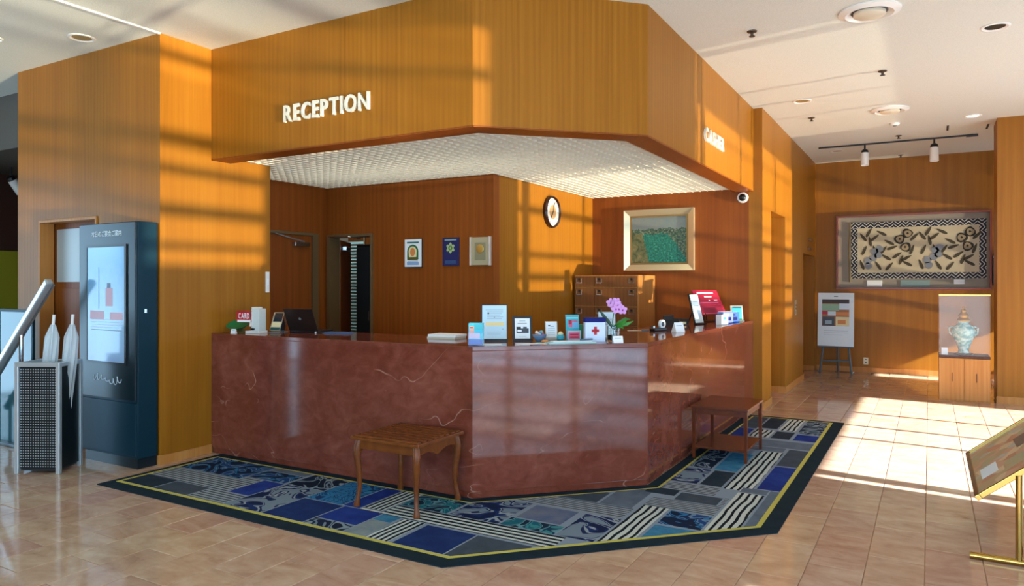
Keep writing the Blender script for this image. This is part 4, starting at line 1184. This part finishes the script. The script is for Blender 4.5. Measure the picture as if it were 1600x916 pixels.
# green oval plate on a little stand, label card
gp_ = thing('green_plate', 'green oval plate sign at the left end of the counter', 'plate', (-2.595, .19, Z))
mb = MB().lathe([(.01, .004), (.10, .006), (.125, .020), (.13, .020), (.10, .0), (.01, -.002)], seg=32)
mb.xf(Matrix.Translation((0, -.01, .060)) @ Matrix.Rotation(R(32), 4, 'X') @ Matrix.Diagonal((1.05, .62, 1, 1)))
mb.build('plate', GREENP, gp_, smooth=True)
mb = MB().box(-.05, .05, -.045, .05, 0, .012); mb.box(-.03, .03, .0, .02, .012, .055); mb.build('stand', mat('olive_stand', '#6d6a3a', .5), gp_)
def wedge_card(name, lab, loc, rz, w_, h_, mt=PAPER, lines=1, grp=None):
    o_ = thing(name, lab, 'card', loc, rz, grp)
    mb_ = MB(); mb_.add([(-w_ / 2, 0, 0), (w_ / 2, 0, 0), (w_ / 2, h_ * .8, 0), (-w_ / 2, h_ * .8, 0), (-w_ / 2, h_ * .35, h_), (w_ / 2, h_ * .35, h_)],
             [(0, 3, 2, 1), (0, 1, 5, 4), (2, 3, 4, 5), (0, 4, 3), (1, 2, 5)])
    mb_.build('tent', mt, o_)
    a = math.degrees(math.atan2(h_ * .35, h_)); L_ = math.hypot(h_ * .35, h_)
    printed('print', o_, [(-w_ * .35, w_ * .30, L_ * (.62 - .25 * k), L_ * (.70 - .25 * k), INKL) for k in range(lines)], 0, tilt(a))
    return o_
wedge_card('name_card', 'tiny white card in front of the green plate', (-2.545, .07, Z), 10, .05, .038)
# CARD box
cbx = thing('card_sign_box', 'white box with a red CARD sign left of the laptop', 'sign box', (-2.40, .20, Z), 8)
MB().box(-.075, .075, -.05, .06, 0, .022).build('foot', WHITE, cbx, bevel=.003)
MB().box(-.02, .068, -.04, .05, .022, .215).build('box', mat('off_white_plastic', '#cfd8d4', .4), cbx, bevel=.006)
MB().box(-.035, .035, -.02, .04, .215, .228).build('cap', WHITE, cbx, bevel=.004)
rs2 = MB().box(-.165, .0, -.056, -.050, .095, .195).build('sign', RED, cbx, bevel=.002)
MB().box(-.155, -.01, -.059, -.056, .098, .118).build('sign_strip', PAPER, cbx)
MB().box(-.02, .0, -.056, -.04, .06, .19).build('bracket', WHITE, cbx)
word('CARD', rs2, PAPER, .12, .05, .001, .01, M=Matrix.Translation((-.144, -.057, .127)))
MB().box(-.012, .02, -.052, -.04, .03, .045).build('slot', BLACK, cbx)
# card terminal
tm = thing('card_terminal', 'beige card terminal with dark display leaning on a stand', 'terminal', (-2.30, .33, Z), 12)
mb = MB().box(-.06, .06, -.012, .012, .0, .175); mb.xf(Matrix.Translation((0, 0, .014)) @ tilt(24)); mb.build('body', mat('beige_plastic', '#b7a98c', .45), tm, bevel=.006)
mb = MB().box(-.04, .045, -.017, -.012, .085, .165); mb.xf(Matrix.Translation((0, 0, .014)) @ tilt(24)); mb.build('display', mat('dark_display', '#1c2c34', .15), tm)
mb = MB().box(-.045, .048, -.016, -.012, .035, .075); mb.xf(Matrix.Translation((0, 0, .014)) @ tilt(24)); mb.build('slip_tray', CREAM, tm)
mb = MB().box(-.05, .05, -.016, -.012, .004, .028); mb.xf(Matrix.Translation((0, 0, .014)) @ tilt(24)); mb.build('keypad', mat('dark_teal_plastic', '#1e4a48', .4), tm)
MB().box(-.06, .06, -.02, .10, 0, .008).build('foot', MGREY, tm)
mb = MB().box(.058, .066, -.03, .03, 0, .18); mb.xf(Matrix.Translation((0, 0, .014)) @ tilt(24)); mb.build('side_rail', SILVER, tm)
# laptop
lp = thing('laptop', 'open black laptop seen from behind on the left counter', 'laptop', (-2.085, .455, Z), 8)
MB().box(-.155, .155, 0, .225, 0, .018).build('base', BLACK, lp, bevel=.004)
Ml = Matrix.Translation((0, .004, .018)) @ Matrix.Rotation(R(24), 4, 'X')
mb = MB().box(-.155, .155, -.008, .0, 0, .215); mb.xf(Ml); ld = mb.build('lid', mat('laptop_lid', '#231917', .35), lp, bevel=.004)
mb = MB().lathe([(.013, -.008), (.013, -.0092), (.002, -.0092)], (0, 0, .12), 16, axis='y'); mb.xf(Ml); mb.build('emblem', MGREY, ld)
mb = MB().box(-.145, .145, .0, .0015, .012, .205); mb.xf(Ml); mb.build('screen', mat('laptop_screen', '#3a4654', .1), ld)
MB().box(-.135, .135, .03, .13, .018, .0195).build('keyboard', DGREY, lp)
# cloth and pens
clo = thing('blue_cloth', 'folded blue cloth lying to the right of the laptop', 'cloth', (-1.74, .53, Z), 14)
mb = MB(); n_ = 10; vs = []
for i in range(n_ + 1):
    for j in range(5):
        x = -.13 + .26 * i / n_; y_ = -.06 + .12 * j / 4
        vs.append((x, y_ * (1 + .2 * math.sin(i)), .007 + .011 * abs(math.sin(i * 1.3 + j * .9)) if 0 < i < n_ and 0 < j < 4 else .0))
fs = [(i * 5 + j, (i + 1) * 5 + j, (i + 1) * 5 + j + 1, i * 5 + j + 1) for i in range(n_) for j in range(4)]
mb.add(vs, fs).build('cloth', mat('blue_cloth', '#2b4f7d', .8), clo, smooth=True)
pe = thing('pen', 'dark pen lying beside the folded blue cloth', 'pen', (-1.88, .50, Z), 25)
MB().tube([(-.07, 0, .006), (.05, 0, .006), (.07, 0, .006)], [.006, .006, .002]).build('barrel', BLACK, pe, smooth=True)
MB().tube([(-.085, 0, .006), (-.07, 0, .006)], .0065).build('cap', PAPER, pe)
# paper stack
sp_ = thing('paper_stack', 'stack of white forms lying on the left counter', 'paper stack', (-.62, .58, Z), 4)
MB().box(-.135, .12, -.09, .09, 0, .014).build('lower_pad', mat('cream_pad', '#d4cdb8', .6), sp_)
MB().box(-.13, .125, -.085, .092, .014, .032).build('upper_pad', PAPER, sp_)
# blue brochure holder
bh = thing('brochure_holder', 'clear holder with bright blue leaflets at the counter corner', 'brochure holder', (-.045, .115, Z), 22)
f = MB(); f.box(-.055, .055, -.03, .03, 0, .004); f.box(-.055, .055, -.03, -.028, .004, .09); f.box(-.055, -.053, -.028, .03, .004, .14); f.box(.053, .055, -.028, .03, .004, .14); f.box(-.053, .053, .028, .03, .004, .16); f.build('holder', TGLASS, bh)
MB().box(-.050, .050, -.024, .02, .005, .158).build('leaflets', CYAN, bh)
printed('print', bh, [(-.05, .05, .005, .045, BLUE), (-.05, .03, .05, .09, mat('lilac_print', '#c9b8d8', .5)), (-.045, -.01, .09, .14, mat('skin_tone_print', '#d9a795', .5)), (-.01, .05, .11, .15, TEAL), (-.04, -.02, .122, .13, BLACK)], -.024)
# sign boards
def sign_board(name, lab, loc, rz, w_, h_, lean, face, frame_, rects, fw=.012, grp=None, ledge=True):
    o_ = thing(name, lab, 'sign', loc, rz, grp)
    M_ = Matrix.Translation((0, 0, .010)) @ tilt(lean)
    mb_ = MB().box(-w_ / 2 - fw, w_ / 2 + fw, 0, .012, 0, h_ + fw); mb_.xf(M_); mb_.build('backing', frame_, o_, bevel=.002)
    mb_ = MB().box(-w_ / 2, w_ / 2, -.006, 0, .006, h_); mb_.xf(M_); mb_.build('face', face, o_)
    if rects: printed('print', o_, [(a * w_, b * w_, c * h_, d * h_, mm) for a, b, c, d, mm in rects], -.006, M_)
    hb = h_ * .62
    p_ = M_ @ Vector((0, .012, hb))
    MB().tube([tuple(p_), (0, p_.y + h_ * .30, .006)], .007, 6).build('strut', frame_, o_)
    if ledge: MB().box(-w_ / 2 - fw, w_ / 2 + fw, -.03, .02, 0, .010).build('foot', frame_, o_, bevel=.002)
    return o_
L1 = [(-.36, .36, .86, .875, INKL), (-.36, .40, .40, .52, mat('pale_yellow_print', '#ead9a4', .6))] + [(-.30, .36 - .06 * (k % 3), .80 - k * .05, .815 - k * .05, INKL) for k in range(5)] + [(-.28, -.22, .74, .79, INK), (-.02, .02, .64, .66, INK), (.30, .38, .30, .32, INKL), (-.30, .30, .22, .23, INKL), (-.30, .25, .16, .17, INKL)]
sign_board('notice_board', 'tall white notice with a pale yellow band on the angled counter', (-.13, .50, Z), 32, .185, .262, 9, mat('notice_paper', '#c3e0ee', .35), BLACK, L1, .008)
L2 = [(-.20, .20, .86, .89, INKL), (-.32, .30, .76, .78, INK), (-.40, .42, .30, .52, mat('photo_dark', '#3a3f4a', .4)), (-.40, -.10, .48, .60, BLACK), (-.34, -.05, .36, .46, PAPER), (.05, .30, .52, .60, INK), (-.25, .25, .12, .135, INKL)]
sign_board('framed_notice', 'black framed sheet with a dark photograph on the angled counter', (.035, .64, Z), 36, .115, .160, 9, PAPER, BLACK, L2, .018)
# candy bowl
cy = thing('candy_bowl', 'small bowl of colourful wrapped sweets beside the black frame', 'bowl', (.15, .70, Z))
MB().lathe([(.025, 0), (.03, .004), (.05, .03), (.055, .05), (.05, .05), (.045, .03), (.01, .008)], seg=20).build('bowl', mat('blue_ceramic', '#6f8fb0', .3), cy, smooth=True)
rr = random.Random(5)
for k in range(9):
    a = rr.random() * 6.28; q = rr.random() * .03
    MB().ell((q * math.cos(a), q * math.sin(a), .045 + rr.random() * .025), .016, .012, .011, 8, 5).build('sweet', [WHITE, TEAL, PINK, ORANGE, mat('lilac_print')][k % 5], cy, smooth=True)
# loose sheets
for loc, rz, w_, d_, lab in (((.005, .22, Z), 32, .17, .09, 'white sheet lying flat below the tall notice'), ((.225, .43, Z), 40, .22, .07, 'white sheet lying flat below the black frame')):
    o = MB().box(-w_ / 2, w_ / 2, -d_ / 2, d_ / 2, 0, .002).build('paper_sheet', PAPER); place(o, loc, rz); tag(o, lab, 'paper', 'loose sheets on the counter')
# leaflet and fan of colour
o = thing('leaflet', 'green and orange leaflet lying left of the glass tray', 'leaflet', (.275, .545, Z), 50)
MB().box(-.06, .06, -.04, .04, 0, .003).build('sheet', mat('soft_green_print', '#6fb39a', .5), o)
MB().ell((.0, .0, .012), .03, .022, .012, 10, 6).build('ornament', ORANGE, o, smooth=True)
# small standing card, teal jar, pink-teal brochure box
sign_board('menu_card', 'small white framed price card behind the glass tray', (.17, .86, Z), 38, .085, .125, 6, PAPER, mat('light_frame', '#cfc9b8', .4), [(-.30, -.10, .74, .82, INK), (-.1, .25, .70, .73, INKL)] + [(-.32, .32, .58 - k * .12, .60 - k * .12, INKL) for k in range(4)], .006)
tj = thing('teal_jar', 'tiny teal jar with a cream lid beside the price card', 'jar', (.25, .86, Z))
MB().lathe([(.022, 0), (.03, .006), (.031, .03), (.02, .042)], seg=18).build('jar', TEAL, tj, smooth=True)
MB().lathe([(.022, .042), (.022, .05), (.012, .062), (.003, .066)], seg=16).build('lid', CREAM, tj, smooth=True)
bb_ = thing('brochure_box', 'teal and pink leaflet box left of the red cross box', 'brochure holder', (.335, .90, Z), 36)
mb = MB().box(-.052, .052, 0, .012, 0, .195); mb.xf(tilt(8)); mb.build('back_card', TEAL, bb_)
printed('print', bb_, [(-.03, .04, .10, .15, PINK), (-.03, -.005, .12, .155, CRIMSON), (.0, .05, .09, .14, mat('sky_print', '#6fb6e0', .5)), (-.045, .045, .165, .175, mat('mint_print', '#9fdcd8', .5))], 0, tilt(8))
MB().box(-.05, .055, -.045, -.004, 0, .075).build('pocket', mat('pale_grey_blue_card', '#b4c6d0', .5), bb_)
printed('pocket_print', bb_, [(-.04, .045, .012, .062, PINK), (-.03, .035, .02, .03, RED), (-.03, .035, .04, .05, RED)], -.045)
MB().box(.052, .07, -.03, .02, 0, .12).build('side_card', GREENP, bb_)
# red cross box
rc = thing('first_aid_box', 'white box with dark blue lid and red cross on the counter', 'box', (.555, .815, Z), 36)
MB().box(-.076, .076, -.025, .045, 0, .148).build('body', mat('pale_lilac_plastic', '#c9d6ee', .3), rc, bevel=.003)
MB().box(-.079, .079, -.028, .048, .148, .182).build('lid', NAVYP, rc, bevel=.003)
f = MB(); f.box(-.011, .011, -.0275, -.025, .055, .115); f.box(-.028, .028, -.0275, -.025, .074, .096); f.build('cross', RED, rc, weld=False)
# glass tray with pen
gt = thing('glass_tray', 'long pale glass tray with a pen on the angled counter edge', 'tray', (.47, .60, Z), 45)
MB().box(-.19, .17, -.045, .055, 0, .012).build('tray', mat('sea_glass', '#a9cfcb', .08), gt, bevel=.003)
MB().box(-.15, .15, -.02, .05, .012, .02).build('pad', mat('pale_pad', '#cfd8d8', .5), gt)
MB().tube([(.06, -.01, .026), (.17, .03, .026)], .006).build('pen', mat('blue_grey_plastic', '#4d6786', .3), gt)
# white sign behind orchid
sign_board('small_sign', 'white sign on a clear stand behind the orchid', (.545, 1.085, Z), 36, .125, .20, 8, PAPERBLUE, mat('clear_grey', '#b9c0bd', .2), [(-.3, .3, .72, .74, INKL), (-.3, .2, .62, .64, INKL), (-.3, .25, .52, .54, INKL)], .006)
# orchid
oc = thing('orchid', 'pink orchid with green leaves in a glass cylinder vase', 'potted plant', (.66, .93, Z))
MB().lathe([(.048, 0), (.05, .004), (.05, .115), (.046, .115), (.046, .012), (.002, .012)], seg=24).build('vase', GLASS, oc, smooth=True)
MB().lathe([(.044, .013), (.044, .05), (.002, .055)], seg=20).build('moss', mat('moss_brown', '#6a5a3a', .9), oc)
MB().tube([(0, 0, .05), (-.01, 0, .14), (0, .0, .21), (.03, 0, .255), (.07, 0, .25)], .004).build('stem', STEM, oc, smooth=True)
def leaf3(pts, w_, m_):
    mb_ = MB(); n_ = len(pts); vs_l = []
    for i, p in enumerate(pts):
        d_ = (Vector(pts[min(i + 1, n_ - 1)]) - Vector(pts[max(i - 1, 0)])).normalized()
        sd_ = d_.cross(Vector((.5, -.85, .1))).normalized()
        k_ = w_ * math.sin(math.pi * (.12 + .86 * i / (n_ - 1)))
        p = Vector(p); nn_ = d_.cross(sd_).normalized() * .0012
        vs_l += [p - sd_ * k_ + nn_, p + nn_ * 4, p + sd_ * k_ + nn_, p - sd_ * k_ - nn_, p + nn_ * 2, p + sd_ * k_ - nn_]
    fs_ = []
    for i in range(n_ - 1):
        a, b = i * 6, (i + 1) * 6
        fs_ += [(a, a + 1, b + 1, b), (a + 1, a + 2, b + 2, b + 1), (a + 3, b + 3, b + 4, a + 4), (a + 4, b + 4, b + 5, a + 5), (a, b, b + 3, a + 3), (a + 2, a + 5, b + 5, b + 2)]
    mb_.add(vs_l, fs_); mb_.build('leaf', m_, oc, smooth=True)
leaf3([(.0, 0, .09), (-.04, -.01, .15), (-.08, -.02, .20), (-.105, -.03, .235)], .014, DKLEAF)
leaf3([(.0, 0, .09), (.05, .02, .12), (.10, .03, .135), (.14, .05, .155)], .016, LEAF)
leaf3([(.0, 0, .09), (.05, -.01, .13), (.09, -.02, .15), (.12, -.01, .175)], .013, LEAF)
leaf3([(.0, 0, .09), (.04, -.03, .115), (.08, -.05, .115), (.105, -.06, .10)], .014, LEAF)
leaf3([(.0, 0, .09), (.02, -.03, .12), (.03, -.06, .13), (.05, -.08, .12)], .012, STEM)
leaf3([(.0, 0, .09), (.03, .03, .14), (.07, .06, .17), (.10, .09, .165)], .014, STEM)
for k, (fx, fy, fz) in enumerate(((-.015, -.02, .290), (.012, -.03, .268), (.022, -.01, .298), (.045, -.025, .275), (.055, -.03, .245), (.078, -.015, .238), (.035, -.04, .245))):
    mb = MB()
    axis = Matrix.Rotation(R(36), 4, 'Z') @ Matrix.Rotation(R(8 * (k % 3) - 8), 4, 'X')
    for j in range(5):
        a = 2 * math.pi * j / 5 + k
        P_ = axis @ Matrix.Rotation(a, 4, 'Y') @ Matrix.Translation((0, 0, .018))
        e = MB().ell((0, 0, 0), .015, .0035, .019, 8, 5); e.xf(Matrix.Translation((fx, fy, fz)) @ P_); mb.add(e.v, e.f)
    fo = mb.build('flower', PETAL, oc, smooth=True, weld=False)
    MB().ell((fx + .003, fy - .006, fz - .002), .007, .007, .007, 8, 5).build('lip', mat('magenta_petal', '#a8429a', .5), fo, smooth=True)
wedge_card('name_card', 'white tent card in front of the orchid vase', (.745, .815, Z), 40, .075, .05)
# tape dispenser, cards, black tray
td = thing('tape_dispenser', 'black tape dispenser with white roll behind the angled counter corner', 'tape dispenser', (.56, 2.28, Z), 70)
MB().box(-.10, .08, -.03, .03, 0, .028).build('base', BLACK, td, bevel=.006)
MB().lathe([(.040, -.012), (.040, .012), (.02, .012)], (.045, 0, .060), 20, axis='y').build('roll', PAPER, td, smooth=True)
MB().lathe([(.022, -.014), (.022, .014), (.002, .014)], (.045, 0, .060), 16, axis='y').build('hub', BLACK, td)
MB().box(-.105, -.085, -.022, .022, .02, .048).build('cutter', SILVER, td)
lo = thing('letter_opener', 'beige letter opener lying left of the tape dispenser', 'letter opener', (.40, 2.20, Z), 30)
MB().box(-.11, .02, -.008, .008, 0, .004).build('blade', mat('beige_blade', '#c9b998', .35), lo)
MB().box(.02, .09, -.011, .011, 0, .012).build('handle', MGREY, lo, bevel=.003)
wedge_card('name_card', 'white tent card on the right counter near the tape dispenser', (.79, 2.20, Z), 60, .105, .085)
bt_ = thing('document_tray', 'low dark document tray at the back of the right counter', 'tray', (.42, 3.25, Z), 85)
f = MB(); f.box(-.13, .13, -.09, .09, 0, .008); f.box(-.13, .13, .08, .09, .008, .10); f.box(-.13, -.122, -.09, .08, .008, .06); f.box(.122, .13, -.09, .08, .008, .06); f.build('tray', DGREY, bt_)
MB().box(-.11, .11, -.07, .07, .008, .03).build('papers', CREAM, bt_)
# tablet sign and crimson sign
sign_board('tablet_sign', 'white upright sign with black back left of the crimson board', (.60, 3.50, Z), 66, .125, .315, 16, mat('tablet_white', '#dfeef0', .3), BLACK, [(-.3, .3, .75, .77, INKL), (-.3, .3, .6, .62, INKL), (-.3, .3, .2, .35, PAPERBLUE)], .012)
LR = [(-.36, .30, .84, .90, PAPER), (-.12, .18, .70, .75, PAPER), (.0, .05, .54, .60, PAPER), (.22, .36, .56, .60, PAPER), (-.40, .36, .45, .49, PINK), (-.42, .42, .06, .36, mat('dark_crimson_print', '#8e1236', .5)), (-.42, .30, .02, .05, PINK)]
csg = thing('crimson_sign', 'crimson notice board on an inclined stand at the right counter end', 'sign', (.60, 4.12, Z), 62)
Mc = Matrix.Translation((0, 0, .085)) @ tilt(30)
mb = MB().box(-.20, .20, 0, .012, 0, .315); mb.xf(Mc); mb.build('board', CRIMSON, csg, bevel=.002)
printed('print', csg, [(a * .40, b * .40, c * .315, d * .315, mm) for a, b, c, d, mm in LR], 0, Mc)
MB().box(-.17, .17, -.02, .12, 0, .012).build('base', W_DARK, csg, bevel=.003)
for s in (-1, 1): MB().box(s * .15 - .01, s * .15 + .01, 0, .025, .012, .10).build('support', W_DARK, csg)
MB().tube([(0, .12, .012), (0, .17, .24)], .01).build('strut', W_DARK, csg)
# small white card box, blue boxes, cyan frame
wb = thing('card_box', 'small white and blue card box on the right counter edge', 'box', (.845, 3.52, Z), 70)
MB().box(-.06, .06, -.02, .05, 0, .105).build('box', PAPER, wb, bevel=.002)
printed('print', wb, [(-.03, .02, .055, .085, TEAL), (-.04, .04, .02, .03, INKL)], -.02)
MB().box(-.062, .062, .05, .056, 0, .11).build('backing', NAVYP, wb)
for k, (loc, rz, hh, lab) in enumerate((((.80, 3.82, Z), 66, .125, 'lilac and blue leaflet box, nearer of the two blue boxes'), ((.81, 4.06, Z), 60, .11, 'deep blue leaflet box, further of the two blue boxes'))):
    bxo = thing('leaflet_box', lab, 'box', loc, rz, 'blue leaflet boxes on the right counter')
    MB().box(-.085, .085, -.03, .05, 0, hh).build('box', [mat('lilac_blue_card', '#7d8fd4', .45), BLUE][k], bxo, bevel=.003)
    printed('print', bxo, [(-.06, .05, hh * .25, hh * .55, NAVYP), (-.07, .02, hh * .7, hh * .85, [PAPER, NAVYP][k])], -.03)
    MB().box(-.08, .08, .0, .04, hh, hh + .006).build('leaflets', PAPER, bxo)
sign_board('photo_stand', 'small cream framed cyan picture at the far end of the counter', (.80, 4.36, Z), 38, .115, .155, 8, CYAN, mat('cream_frame', '#e4dcc0', .4), [(-.5, .5, .0, .12, mat('sea_green_print', '#2f8a70', .5)), (-.15, .15, .4, .55, mat('pale_cyan_print', '#8fe0e8', .5)), (-.45, .45, .93, 1.0, BLACK)], .016)
